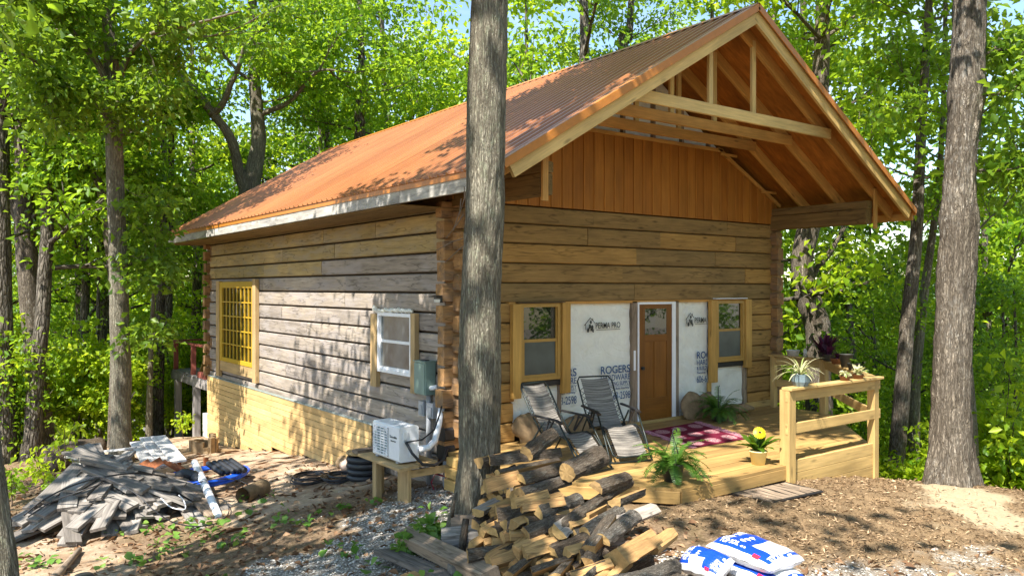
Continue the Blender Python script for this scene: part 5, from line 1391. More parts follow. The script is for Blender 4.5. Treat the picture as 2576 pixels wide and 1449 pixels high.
# fallen log, stump, stick
mb = MB(); c0 = at(120, 1150, 17.5); c1 = at(255, 1112, 18.6)
c0.z = gz(c0.x, c0.y)+.28; c1.z = gz(c1.x, c1.y)+.32
mb.tube([c0.lerp(c1, k/14) for k in range(15)], [.30-.006*k for k in range(15)], 14, .5, disp=lambda d, a, r, p: .05*noise.noise(Vector((d*2, a*2, 3)))); one('fallen_log', 'dark rotting log lying at the wood edge behind the lumber', 'log', mb, M['bark'], None, True)
st_ = MB(); c = at(512, 1128, 18.0); c.z = gz(c.x, c.y)
for k in range(12):
    a = k*.52; r = .20+.06*R.random(); st_.beam(c+Vector((math.cos(a)*r, math.sin(a)*r, -.1)), c+Vector((math.cos(a)*r*1.05, math.sin(a)*r*1.05, R.uniform(.12, .5))), .14, .09, (math.cos(a), math.sin(a), .1), .01, R.random())
for k in range(5):
    a = k*1.3+2; st_.beam(c+Vector((math.cos(a)*.2, math.sin(a)*.2, .06)), c+Vector((math.cos(a)*.75, math.sin(a)*.7, .0)), .1, .08, bev=.02)
one('rotten_stump', 'splintered reddish tree stump near the far corner of the skirting', 'stump', st_, M['stone'])
mb = MB(); p0 = at(80, 1455, 8.3); p1 = at(200, 1346, 10.3); p0.z = gz(p0.x, p0.y)+.05; p1.z = gz(p1.x, p1.y)+.06
mb.tube([p0, p0.lerp(p1, .5)+Vector((.04, 0, .02)), p1], [.055, .05, .035], 9, .5); one('dead_branch', 'bare dead branch lying on the dirt at the lower left', 'branch', mb, M['brown_wood'], None, True)
c = at(210, 1432, 8.7); c.z = gz(c.x, c.y)+.07; mb = MB(); mb.lathe([(0, -.08), (.10, -.08), (.12, .06), (.09, .09), (0, .09)], c, 14); one('black_bucket_lid', 'small dark plastic lump on the ground at the lower left', 'plastic scrap', mb, M['black'], None, True)
# clutter on the rear deck
bl = MB()
for k in range(7): bl.beam((.25+.10*k, 12.6+.05*k, -.1), (.10+.10*k, 12.35, 1.42-.02*k), .06, .03, bev=.003)
SB = one('lumber_bundle', 'bundle of dark slats leaning on the cabin above the rear deck', 'slats', bl, M['rust'])
bl = MB(); bl.beam((.18, 12.55, 1.2), (.75, 12.5, 1.12), .03, .05); bl.build('strap', M['box_green'], SB)
for (x, y, w, h, lab) in ((.5, 14.2, .3, .5, 'tan board sheet propped inside the rear deck railing'), (.35, 13.0, .3, .45, 'pale board sheet propped near the cabin on the rear deck')):
    bl = MB(); bl.beam((x, y, -.1), (x+.15, y-.1, -.1+h), w, .03, (.3, -1, 0), .003); one('board_sheet', lab, 'board', bl, M['casing'])
# tarp shelter in the wood
c = at(385, 1050, 26); mb = MB(); vs = []
for j in range(7):
    for i in range(11):
        u, v = i/10, j/6; p = c+Vector((CS, -SN, 0))*((u-.5)*2.4)+Vector((SN, CS, 0))*(v*.9)+Vector((0, 0, -.7+v*1.5-.25*abs(u-.5)+.12*noise.noise(Vector((u*4, v*4, 2))))); vs.append(p)
mb.add(vs, [(j*11+i, j*11+i+1, (j+1)*11+i+1, (j+1)*11+i) for j in range(6) for i in range(10)]); one('tarp_shelter', 'dark tarp slung between trees beyond the rear deck', 'tarp', mb, M['tarp'], None, True)
# loose stones
for i, (p, s_) in enumerate((((2340, 1394), .045), ((1320, 1168*1.2), .05))):
    pass
q = at(2350, 1390, 7.9); rock('loose_stone', 'lone pale stone lying on the mulch near the soil bags', (q.x, q.y, gz(q.x, q.y)+.03), (.05, .04, .05), 'pale_stone', 31)
# ================================================================== TREES
def leaf_arrays(P, A, N, size, tint, wide=.30, fold=.16, six=False):
    """P base points, A tip directions, N normals (n,3); returns verts, faces, tints"""
    n_ = len(P); A = A/np.linalg.norm(A, axis=1, keepdims=True)
    B = np.cross(N, A); B /= np.maximum(1e-6, np.linalg.norm(B, axis=1, keepdims=True)); N2 = np.cross(A, B)
    s = size[:, None]; wide = wide*np.random.RandomState(n_ % 9973).uniform(.7, 1.3, (n_, 1))
    if not six:
        v = np.stack([P, P+A*s*.52+B*s*wide+N2*s*fold, P+A*s-N2*s*.12, P+A*s*.52-B*s*wide+N2*s*fold], 1)
        f = np.array([[0, 1, 2], [0, 2, 3]])
    else:
        v = np.stack([P, P+A*s*.35+B*s*wide*.75+N2*s*fold*.6, P+A*s*.7+B*s*wide+N2*s*fold*.7, P+A*s-N2*s*.18, P+A*s*.7-B*s*wide+N2*s*fold*.7, P+A*s*.35-B*s*wide*.75+N2*s*fold*.6, P+A*s*.55], 1)
        f = np.array([[0, 1, 6], [1, 2, 6], [2, 3, 6], [3, 4, 6], [4, 5, 6], [5, 0, 6]])
    k = v.shape[1]
    F = (np.arange(n_)[:, None, None]*k+f[None]).reshape(-1, 3)
    return v.reshape(-1, 3), F, np.repeat(tint, k)
def leaf_mesh(name, parts, mat):
    V = np.concatenate([p[0] for p in parts]); T = np.concatenate([p[2] for p in parts]); o = 0; Fs = []
    for p in parts: Fs.append(p[1]+o); o += len(p[0])
    F = np.concatenate(Fs)
    me = bpy.data.meshes.new(name); me.vertices.add(len(V)); me.vertices.foreach_set('co', V.astype('f').ravel())
    me.loops.add(len(F)*3); me.loops.foreach_set('vertex_index', F.ravel().astype('i')); me.polygons.add(len(F)); me.polygons.foreach_set('loop_start', np.arange(0, len(F)*3, 3, dtype='i'))
    a = me.attributes.new('tint', 'FLOAT', 'POINT'); a.data.foreach_set('value', T.astype('f')); me.materials.append(mat); me.update(); return me
def sprays(rs, cen, rad, flat, per, size, tbase, droop=.35, tvar=.22, upn=.55):
    """leaf sprays round the centres: flattened clumps of leaves that point outward and droop a little"""
    n_ = len(cen)*per
    c = np.repeat(cen, per, 0); r = np.repeat(rad, per)
    d = rs.normal(size=(n_, 3)); d /= np.linalg.norm(d, axis=1, keepdims=True); rr = rs.uniform(.15, 1, n_)**.6
    off = d*rr[:, None]*r[:, None]; off[:, 2] *= flat
    P = c+off
    A = off*[1, 1, .3]/np.maximum(r, .01)[:, None]+rs.normal(size=(n_, 3))*.55; A[:, 2] -= droop
    N = rs.normal(size=(n_, 3))*.55; N[:, 2] += upn*1.6
    t = np.clip(np.repeat(tbase, per)+rs.normal(size=n_)*tvar, 0, 1)
    return P, A, N, rs.uniform(.45, 1.0, n_)**.8*1.45*size, t
def limb(mb, p, d, L_, r, rr, gen=0, up=.10, wander=.22, tips=None, n=7, nseg=6):
    pts = [Vector(p)]; rad = [r]; d = Vector(d).normalized()
    for i in range(nseg):
        d = (d+Vector((rr.uniform(-1, 1), rr.uniform(-1, 1), rr.uniform(-1, 1)+up*3))*wander*.5).normalized()
        pts.append(pts[-1]+d*(L_/nseg)); rad.append(max(.006, r*(1-.75*(i+1)/nseg)))
    mb.tube(pts, rad, n if gen == 0 else 5, .5, cap=False)
    for i in range(2, nseg+1):
        if tips is not None: tips.append((pts[i], r))
        if gen < 1 and i < nseg:
            for s_ in range(2):
                dd = (d+Vector((rr.uniform(-1, 1), rr.uniform(-1, 1), rr.uniform(-.3, .6)))*1.0).normalized()
                limb(mb, pts[i], dd, L_*rr.uniform(.3, .5), rad[i]*.55, rr, gen+1, up, wander, tips, n, 4)
    return pts
def make_tree(seed, H, r0, cb, cr, nl, per, lsize, mat, bark='thin_bark', lean=.04, name='forest_tree', flat=.35, crad=(.6, 1.25), six=False):
    """a forest tree: tapered trunk, limbs from height cb up, leaf sprays round the limbs and twigs"""
    rr = random.Random(seed); rs = np.random.RandomState(seed); mb = MB()
    pts = []; rad = []; x = y = 0; dx, dy = rr.uniform(-lean, lean), rr.uniform(-lean, lean); K = 16
    for i in range(K+1):
        f = i/K; pts.append((x, y, f*H-.4)); rad.append(r0*(1.0-.82*f)*(1+.7*max(0, .06-f)/.06)); x += dx*H/K+rr.uniform(-.05, .05); y += dy*H/K+rr.uniform(-.05, .05)
    mb.tube(pts, rad, 10, .5, disp=lambda d, a, r, p: r*.12*noise.noise(Vector((a*2, d*1.1, seed))))
    tips = []
    for k in range(nl):
        f = cb/H+(1-cb/H)*(k+rr.random())/nl; i = min(K-1, int(f*K)); p = Vector(pts[i]).lerp(Vector(pts[i+1]), f*K-i)
        an = rr.uniform(0, 2*PI)+k*2.4; ff = (f-cb/H)/(1-cb/H); prof = math.sin(PI*min(1, .22+.78*ff))**.6
        limb(mb, p, (math.cos(an), math.sin(an), rr.uniform(.1, .75)), cr*prof*rr.uniform(.75, 1.2), rad[i]*.45, rr, 0, .1, .3, tips)
    tips.append((Vector(pts[-1]), .02))
    cen = np.array([tuple(t[0]) for t in tips]); cen = cen+rs.normal(size=cen.shape)*.18
    cr_ = rs.uniform(crad[0], crad[1], len(cen)); tb = np.clip(.45+rs.normal(size=len(cen))*.17, .05, .95)
    parts = [leaf_arrays(*sprays(rs, cen, cr_, flat, per, lsize, tb), six=six)]
    return mb, leaf_mesh('crown', parts, M[mat])
def trunk_obj(mb, bark, root): return mb.build('trunk', M[bark], root, True)
def add_tree(label, loc_, proto, rz=0, sc=1.0, group=None, name='forest_tree', cat='tree'):
    t = thing(name, label, cat, loc_, rz, group); t.scale = (sc,)*3
    a = link('trunk', proto[0], t); b = link('crown', proto[1], t); return t
def proto(*a, bark='thin_bark', **k):
    mb, cm = make_tree(*a, **k); o = mb.build('trunk', M[bark], None, True); me = o.data; bpy.data.objects.remove(o); return (me, cm)

# ---- the big trunks that stand in front, each modelled on its own
def bark_disp(seed, amp, fr=9.0, vz=2.2, root=0.0):
    def f(d, a, r, p):
        fl = max(0, 1-d/1.2)**1.6*root*(.45+.55*math.cos(a*4+seed+.8*math.sin(a+seed)))
        u = a/(2*PI)*fr*2
        v = Vector((math.cos(a)*fr*.35, math.sin(a)*fr*.35, d*vz*.55+seed))
        rid = 1-abs(noise.noise(v*1.6))*2.0
        fine = noise.noise(Vector((math.cos(a)*fr*.9, math.sin(a)*fr*.9, d*5+seed)))
        return fl+amp*(rid*.6+fine*.7)+r*.06*noise.noise(Vector((math.cos(a)*1.3, math.sin(a)*1.3, d*.8+seed)))
    return f
def smooth_path(pts, rads, k=10, ground=True):
    if ground:
        g = gz(pts[0].x, pts[0].y)-.25
        if pts[0].z > g: pts[0].z = g
    out_, ro = [], []
    for i in range(len(pts)-1):
        p0 = pts[max(0, i-1)]; p1 = pts[i]; p2 = pts[i+1]; p3 = pts[min(len(pts)-1, i+2)]
        for j in range(k):
            t = j/k; out_.append(.5*((2*p1)+(p2-p0)*t+(2*p0-5*p1+4*p2-p3)*t*t+(3*p1-p0-3*p2+p3)*t**3)); ro.append(rads[i]+(rads[i+1]-rads[i])*t)
    out_.append(pts[-1]); ro.append(rads[-1]); return out_, ro
def crown_on(root, mb, starts, seed, per, lsize, mat, nl_len=(1.8, 3.4), r=.05, crad=(.5, 1.05), flat=.35, six=False, tb0=.45, up=.1):
    rr = random.Random(seed); rs = np.random.RandomState(seed); tips = []
    for (p, d, L_) in starts: limb(mb, p, d, L_, r*(L_/2.5), rr, 0, up, .3, tips)
    cen = np.array([tuple(t[0]) for t in tips]); cen = cen+rs.normal(size=cen.shape)*.15
    cr_ = rs.uniform(crad[0], crad[1], len(cen)); tb = np.clip(tb0+rs.normal(size=len(cen))*.16, .05, .95)
    me = leaf_mesh('crown', [leaf_arrays(*sprays(rs, cen, cr_, flat, per, lsize, tb), six=six)], M[mat]); link('crown', me, root); return len(cen)
def round_starts(rr, axis, z0, z1, n_, L0, L1, rise=(.0, .6)):
    out_ = []
    for k in range(n_):
        f = (k+rr.random())/n_; z = z0+(z1-z0)*f; an = k*2.4+rr.uniform(-.4, .4)
        out_.append((Vector(axis(z)), (math.cos(an), math.sin(an), rr.uniform(*rise)), rr.uniform(L0, L1)*(1-.35*f)))
    return out_
# near oak between the firewood and the heat pump
T1 = thing('oak_tree', 'big lichened oak trunk standing before the near cabin corner behind the firewood', 'tree', (0, 0, 0))
px = [(1196, 1345, 0.265), (1199, 1290, 0.231), (1203, 1220, 0.216), (1207, 1100, 0.213), (1206, 900, 0.222), (1212, 700, 0.205), (1219, 560, 0.205), (1222, 350, 0.201), (1228, 120, 0.196), (1232, -60, 0.187), (1238, -400, 0.168), (1240, -900, 0.132), (1236, -1500, 0.079)]
D1 = 8.6; P1 = [at(a, b, D1) for a, b, c in px]; P1[0].z -= .1
pp, rd_ = smooth_path(P1, [c for a, b, c in px], 26)
mb = MB(); mb.tube(pp, rd_, 64, .5, disp=bark_disp(3.1, .018, 9.0, 2.2, .13)); 
rr = random.Random(91)
ax1 = lambda z: tuple(min(P1, key=lambda q: abs(q.z-z)))
st = round_starts(rr, ax1, 8.6, 12.5, 13, 2.4, 3.6, (-.05, .5))
crown_on(T1, mb, st, 91, 44, .17, 'leaf_near', r=.06)

mb3 = MB()
for (a, b) in (((1160, 500), (1140, 580)), ((1166, 540), (1122, 600)), ((1165, 600), (1095, 632)), ((1165, 620), (1120, 660)), ((1168, 470), (1156, 540))):
    p = at(a[0], a[1], 8.45); q = at(b[0], b[1], 8.35); mb3.tube([p, p.lerp(q, .5)+Vector((.02, -.02, .03)), q], [.006, .005, .003], 5, .5)
mb3.build('twig', M['twig'], T1); trunk_obj(mb, 'oak_bark', T1)
# right oak
T2 = thing('oak_tree', 'thick grey furrowed oak trunk standing at the yard edge right of the porch', 'tree', (0, 0, 0))
px = [(2388, 1240, .33), (2390, 1205, .30), (2391, 1150, .275), (2392, 1020, .238), (2396, 900, .232), (2403, 720, .234), (2410, 620, .232), (2412, 555, .242), (2414, 480, .205), (2420, 370, .188), (2427, 290, .205), (2432, 225, .236), (2433, 170, .212), (2438, 60, .192), (2443, -120, .185), (2455, -500, .17), (2470, -1000, .15), (2480, -1700, .08)]
D2 = 11.35; P2 = [at(a, b, D2) for a, b, c in px]; P2[0].z -= .15
pp, rd_ = smooth_path(P2, [c for a, b, c in px], 24)
mb = MB(); mb.tube(pp, rd_, 56, .5, disp=bark_disp(8.7, .032, 8.0, 1.4, .22))
ax2 = lambda z: tuple(min(P2, key=lambda q: abs(q.z-z)))
st = round_starts(random.Random(92), ax2, 8.2, 13.5, 12, 2.2, 3.6, (0, .6))
st += [(at(2436, 250, D2), (CS*.8, -SN*.8, .15), 1.5), (at(2440, 430, D2), (CS*.9+.3, -SN*.9, .1), 1.3), (at(2440, 150, D2), (.9, -.2, .35), 1.6)]
crown_on(T2, mb, st, 92, 20, .15, 'leaf_near', r=.05, crad=(.4, .85)); trunk_obj(mb, 'oak_bark_grey', T2)
# tree beside the lumber heap
T3 = thing('oak_tree', 'slender oak with forked limbs rising from the white boards behind the lumber heap', 'tree', (0, 0, 0))
D3 = 17.6
px = [(306, 1165, .27), (306, 1120, .215), (304, 1040, .195), (305, 950, .205), (300, 800, .195), (297, 640, .185), (291, 480, .175), (287, 340, .175), (284, 230, .165), (278, 120, .14), (270, 0, .13), (262, -200, .11), (255, -500, .08), (250, -900, .05)]
P3 = [at(a, b, D3) for a, b, c in px]; P3[0].z -= .1
pp, rd_ = smooth_path(P3, [c for a, b, c in px], 12)
mb = MB(); mb.tube(pp, rd_, 28, .5, disp=bark_disp(5.5, .010, 9.0, 2.2, .10))
def limbpx(mb, pts, D, r0, r1, dd=0.0):
    P_ = [at(a, b, D+dd*i) for i, (a, b) in enumerate(pts)]; q, rr_ = smooth_path(P_, [r0+(r1-r0)*i/(len(pts)-1) for i in range(len(pts))], 5, False); mb.tube(q, rr_, 9, .5, disp=lambda d, a, r, p: r*.15*noise.noise(Vector((a, d*4, 1)))); return P_
LA = limbpx(mb, [(276, 228), (249, 166), (207, 112), (158, 54), (110, 15), (70, -20), (10, -80)], D3, .085, .03, -.25)
LB = limbpx(mb, [(292, 232), (303, 190), (326, 137), (357, 104), (398, 79), (498, 58), (600, 30)], D3, .08, .02, -.25)
LC = limbpx(mb, [(303, 345), (265, 290), (232, 249), (178, 220), (130, 180), (80, 150), (20, 120)], D3, .07, .02, -.4)
LD = limbpx(mb, [(308, 340), (322, 335), (333, 325)], D3, .03, .015)
LE = limbpx(mb, [(322, 1010), (340, 985)], D3, .03, .012)

rr = random.Random(93); st = []
for Lm in (LA, LB[:-2], LC):
    for p in Lm[2:]:
        for k in range(2): st.append((p, (rr.uniform(-1, 1), rr.uniform(-1, 1), rr.uniform(-.5, .3)), rr.uniform(.6, 1.3)))
ax3 = lambda z: tuple(min(P3, key=lambda q: abs(q.z-z)))
st += round_starts(rr, ax3, 7.6, 12.5, 16, 2.0, 3.6, (0, .5))
for (a, b) in ((318, 700), (312, 560), (310, 470), (330, 860), (318, 640)):
    for k in range(1): st.append((at(a, b, D3-.2), (rr.uniform(.4, 1), rr.uniform(-1, .2), rr.uniform(-.5, .2)), rr.uniform(.5, .9)))
crown_on(T3, mb, st, 93, 8, .16, 'leaf_near', r=.03, crad=(.4, .85), tb0=.42); trunk_obj(mb, 'oak_bark', T3)
# forked leaning tree further left
T4 = thing('oak_tree', 'leaning grey oak with a low fork at the left of the lumber heap', 'tree', (0, 0, 0))
D4 = 21.2
px = [(110, 1150, .36), (103, 1080, .31), (96, 1000, .285), (88, 860, .27), (76, 740, .265), (66, 620, .25), (62, 540, .25), (60, 430, .2), (57, 330, .19), (52, 220, .17), (48, 60, .15), (40, -200, .11), (34, -600, .06)]
P4 = [at(a, b, D4) for a, b, c in px]; P4[0].z -= .3
pp, rd_ = smooth_path(P4, [c for a, b, c in px], 10); mb = MB(); mb.tube(pp, rd_, 26, .5, disp=bark_disp(2.5, .014, 7))
LA = limbpx(mb, [(58, 570), (41, 530), (18, 480), (0, 425), (-25, 350), (-50, 250)], D4, .17, .09)
LB = limbpx(mb, [(72, 560), (100, 527), (145, 490), (172, 462), (190, 436), (205, 400)], D4, .06, .02, -.1)

rr = random.Random(94); ax4 = lambda z: tuple(min(P4, key=lambda q: abs(q.z-z)))
st = round_starts(rr, ax4, 5.0, 13.5, 20, 2.0, 4.0, (0, .6))+[(p, (rr.uniform(-1, 1), rr.uniform(-1, 1), rr.uniform(-.3, .5)), rr.uniform(.8, 1.6)) for p in LB[2:] for k in range(2)]
crown_on(T4, mb, st, 94, 10, .16, 'leaf', r=.05); trunk_obj(mb, 'oak_bark_grey', T4)
# second slim leaning stem behind T3
T5 = thing('slim_tree', 'slim pale stem leaning right just behind the forked slender oak', 'tree', (0, 0, 0))
P5 = [at(a, b, 20.5) for a, b in ((282, 1120), (290, 900), (285, 720), (272, 600), (254, 480), (233, 425), (216, 350), (199, 285), (180, 225), (165, 170), (150, 60), (140, -100), (135, -400))]
pp, rd_ = smooth_path(P5, [.13-.008*i for i in range(13)], 6); mb = MB(); mb.tube(pp, rd_, 14, .5, disp=bark_disp(1.5, .006))
st = round_starts(random.Random(95), lambda z: tuple(min(P5, key=lambda q: abs(q.z-z))), 4, 11, 12, 1.2, 2.4); crown_on(T5, mb, st, 95, 14, .16, 'leaf', r=.03); trunk_obj(mb, 'oak_bark_grey', T5)
# far-left dark trunk and the near bark at the lower left edge
T6 = thing('dark_tree', 'dark straight trunk at the left picture edge beyond the lumber heap', 'tree', (0, 0, 0))
P6 = [at(a, b, 20.0) for a, b in ((14, 1190), (12, 1050), (8, 850), (4, 600), (2, 300), (0, 0), (-2, -400), (-4, -900))]
pp, rd_ = smooth_path(P6, [.30, .24, .22, .2, .18, .15, .1, .05], 8); mb = MB(); mb.tube(pp, rd_, 20, .5, disp=bark_disp(4.5, .012, 7))
st = round_starts(random.Random(96), lambda z: tuple(min(P6, key=lambda q: abs(q.z-z))), 4, 13, 14, 2, 3.6); crown_on(T6, mb, st, 96, 10, .16, 'leaf', r=.05); trunk_obj(mb, 'thin_bark', T6)
T7 = thing('oak_tree', 'near mossy trunk cut off by the lower left picture corner', 'tree', (0, 0, 0))
D7 = 6.9
px = [(10, 1560, .17), (4, 1449, .125), (-6, 1330, .108), (-22, 1200, .10), (-36, 1080, .098), (-60, 850, .095), (-95, 500, .092), (-140, 100, .09), (-190, -400, .085), (-260, -1200, .07), (-330, -2200, .05)]
P7 = [at(a, b, D7) for a, b, c in px]; P7[0].z = gz(P7[0].x, P7[0].y)-.1
pp, rd_ = smooth_path(P7, [c for a, b, c in px], 12); mb = MB(); mb.tube(pp, rd_, 30, .5, disp=bark_disp(6.5, .009, 6))
st = round_starts(random.Random(97), lambda z: tuple(min(P7, key=lambda q: abs(q.z-z))), 5.6, 10.4, 12, 1.6, 2.8); crown_on(T7, mb, st, 97, 16, .15, 'leaf_near', r=.04); trunk_obj(mb, 'oak_bark', T7)
# forked tree behind the roof
T8 = thing('forked_oak', 'dark forked oak rising behind the roof with a reddish sunlit side limb', 'tree', (0, 0, 0))
D8 = 25.0; zb = None
mb = MB(); base = [at(640, 900, D8), at(634, 700, D8), at(630, 540, D8), at(628, 480, D8)]
q, r_ = smooth_path(base+[at(640, 420, D8), at(650, 360, D8), at(647, 290, D8), at(640, 200, D8), at(640, 100, D8), at(634, 0, D8), at(630, -250, D8), at(626, -600, D8)], [.46, .40, .36, .32, .25, .22, .2, .17, .15, .13, .09, .04], 8); mb.tube(q, r_, 20, .5, disp=bark_disp(7.5, .02, 6)); PM = q
LL = limbpx(mb, [(624, 490), (606, 450), (595, 400), (584, 358), (566, 325), (535, 286)], D8, .18, .13, -.2)
LL1 = limbpx(mb, [(537, 288), (510, 252), (477, 216), (448, 186), (432, 160), (426, 135), (440, 110)], D8-1.0, .15, .07, -.1)
LL2 = limbpx(mb, [(535, 286), (553, 272), (566, 250), (580, 215), (592, 190), (604, 155), (614, 116)], D8-1.0, .12, .05, -.1)
LR = limbpx(mb, [(648, 290), (690, 275), (730, 255), (770, 210), (800, 180), (830, 176)], D8, .1, .03, -.2)

rr = random.Random(98)
st = [(p, (rr.uniform(-1, 1), rr.uniform(-1, 1), rr.uniform(-.2, .6)), rr.uniform(1.0, 2.0)) for p in LL1[6:]+LL2[6:]+LR[3:] for k in range(2)]
st += round_starts(rr, lambda z: tuple(min(PM, key=lambda q: abs(q.z-z))), 8.0, 14, 16, 2, 4)
crown_on(T8, mb, st, 98, 10, .17, 'leaf', r=.05); trunk_obj(mb, 'oak_bark', T8)
# bent tree right of the cabin and slim trunks further right
T9 = thing('bent_tree', 'bent dark trunk with a pale scar just right of the cabin behind the railing', 'tree', (0, 0, 0))
D9 = 19.5
P9 = [at(a, b, D9) for a, b in ((2072, 1130), (2062, 1060), (2058, 960), (2060, 880), (2056, 820), (2036, 760), (2022, 700), (2018, 650), (2030, 590), (2042, 540), (2052, 440), (2060, 300), (2068, 100), (2074, -150), (2080, -500))]
pp, rd_ = smooth_path(P9, [.36, .33, .30, .29, .30, .29, .26, .25, .26, .26, .24, .21, .18, .12, .06], 8); mb = MB(); mb.tube(pp, rd_, 24, .5, disp=bark_disp(9.5, .014, 7))
LL = limbpx(mb, [(2040, 700), (2060, 670), (2085, 640), (2105, 605), (2125, 570)], D9+.3, .09, .05)
rr = random.Random(99)
st = round_starts(rr, lambda z: tuple(min(P9, key=lambda q: abs(q.z-z))), 6.0, 13, 16, 2, 3.8)
crown_on(T9, mb, st, 99, 10, .16, 'leaf', r=.05); trunk_obj(mb, 'oak_bark_grey', T9)
def slim(label, pts, D, r0, seed, bark='thin_bark', z0=3, z1=12, nl=12, mat='leaf', name='slim_tree', ll=(1.2, 2.6)):
    t = thing(name, label, 'tree', (0, 0, 0)); P_ = [at(a, b, D) for a, b in pts]
    g = gz(P_[0].x, P_[0].y); P_[0].z = min(P_[0].z, g-.2)
    n_ = len(P_); pp, rd_ = smooth_path(P_, [r0*(1-.75*i/(n_-1)) for i in range(n_)], 8); mb = MB(); mb.tube(pp, rd_, 14, .5, disp=bark_disp(seed*.37, r0*.05, 6))
    st = round_starts(random.Random(seed), lambda z: tuple(min(P_, key=lambda q: abs(q.z-z))), z0, z1, nl, ll[0], ll[1]); crown_on(t, mb, st, seed, 10, .16, mat, r=.03); trunk_obj(mb, bark, t); return t
slim('dark slim trunk leaning right, midway between the railing and the grey oak', [(2238, 1230), (2258, 1130), (2272, 950), (2288, 760), (2305, 600), (2312, 450), (2322, 250), (2335, 50), (2345, -200), (2355, -600)], 15.5, .17, 61, 'oak_bark_grey')
slim('pale slim stem right beside the dark leaning trunk', [(2297, 1240), (2299, 1100), (2303, 950), (2318, 800), (2330, 700), (2350, 560), (2366, 400), (2375, 200), (2380, -100)], 16.5, .13, 62, 'oak_bark', nl=9)
slim('slim half pale stem tight behind the right side of the grey oak', [(2450, 1240), (2446, 1130), (2440, 1000), (2432, 850), (2440, 600), (2450, 300), (2455, -100)], 14.0, .11, 63, 'oak_bark', nl=6)
slim('grey trunk behind the bent tree at the cabin corner', [(2006, 1200), (2004, 900), (2006, 760), (2010, 640), (2016, 500), (2020, 200), (2022, -200)], 24, .30, 64, 'oak_bark_grey', 6, 13, 12, ll=(2, 3.5))
slim('dark trunk among the shade left of the rear deck', [(398, 1140), (396, 1050), (400, 900), (404, 760), (410, 600), (412, 300), (414, -100)], 24, .20, 65, 'thin_bark', 4, 12, 12)
slim('second dark trunk close to the rear deck posts', [(425, 1130), (424, 1000), (420, 850), (424, 700), (428, 560), (432, 300), (436, -100)], 26, .22, 66, 'thin_bark', 5, 12, 10)
slim('thin brown stem between the slender oak and the rear deck', [(374, 1110), (376, 1000), (381, 850), (388, 700), (392, 500)], 22, .10, 67, 'oak_bark', 3, 8, 7, ll=(.8, 1.6))
slim('thin crooked stem left of the slender oak in the shade', [(250, 1120), (246, 1020), (238, 930), (244, 850), (248, 700), (240, 500)], 25, .12, 68, 'thin_bark', 3, 9, 8)
slim('dark trunk standing behind the fallen log', [(205, 1130), (204, 1040), (206, 900), (200, 700), (196, 450), (190, 100)], 27, .24, 69, 'thin_bark', 4, 13, 12)
slim('slim dark stem leaning left beside the left edge trunk', [(62, 1150), (52, 1060), (38, 960), (26, 860), (12, 700), (0, 500)], 23, .13, 70, 'thin_bark', 3, 9, 8)
slim('dark slender trunk behind the roof ridge left of the near oak', [(900, 600), (905, 330), (915, 250), (910, 150), (905, 0), (900, -300)], 27, .22, 71, 'thin_bark', 6, 13, 14, ll=(1.8, 3.2))
slim('dark trunk behind the ridge right of the near oak', [(1560, 400), (1565, 200), (1580, 100), (1588, 0), (1600, -300)], 30, .25, 72, 'thin_bark', 9, 16, 14, ll=(2, 3.6))
# ---- the forest: protos copied about
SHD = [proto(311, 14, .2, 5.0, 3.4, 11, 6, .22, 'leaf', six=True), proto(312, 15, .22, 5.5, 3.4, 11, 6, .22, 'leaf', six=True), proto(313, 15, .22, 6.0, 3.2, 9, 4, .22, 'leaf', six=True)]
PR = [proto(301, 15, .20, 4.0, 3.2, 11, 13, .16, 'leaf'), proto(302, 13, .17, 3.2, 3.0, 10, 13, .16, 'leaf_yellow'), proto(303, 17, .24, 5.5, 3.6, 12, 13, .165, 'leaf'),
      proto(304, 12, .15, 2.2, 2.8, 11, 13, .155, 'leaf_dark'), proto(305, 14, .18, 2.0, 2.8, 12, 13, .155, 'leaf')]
rf = random.Random(77); placed = []
def region_ok(x, y):
    if -3.5 < x < 11 and -6 < y < 18: return False
    if x < -2 and y < 12.5: return False
    if y < -3 and x < 9: return False
    return all((x-a)**2+(y-b)**2 > 2.2**2 for a, b in placed)
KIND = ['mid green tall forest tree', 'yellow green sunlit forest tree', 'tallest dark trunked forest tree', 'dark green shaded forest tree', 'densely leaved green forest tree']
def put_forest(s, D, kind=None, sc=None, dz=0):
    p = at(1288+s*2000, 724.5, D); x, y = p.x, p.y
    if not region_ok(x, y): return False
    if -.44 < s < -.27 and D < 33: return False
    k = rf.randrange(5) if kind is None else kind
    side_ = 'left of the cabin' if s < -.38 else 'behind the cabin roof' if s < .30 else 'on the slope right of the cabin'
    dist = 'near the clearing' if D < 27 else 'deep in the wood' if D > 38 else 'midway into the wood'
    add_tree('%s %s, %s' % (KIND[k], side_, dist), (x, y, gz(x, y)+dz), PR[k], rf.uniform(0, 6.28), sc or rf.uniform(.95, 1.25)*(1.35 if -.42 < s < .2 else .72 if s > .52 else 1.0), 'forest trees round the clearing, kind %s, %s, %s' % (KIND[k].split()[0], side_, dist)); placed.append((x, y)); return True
tot = 0
for band, num in (((20, 27), 15), ((27, 36), 30), ((36, 52), 34)):
    k = 0; tries = 0
    while k < num and tries < 900:
        tries += 1; s = rf.uniform(-.64, .70); D = rf.uniform(*band)
        if put_forest(s, D): k += 1
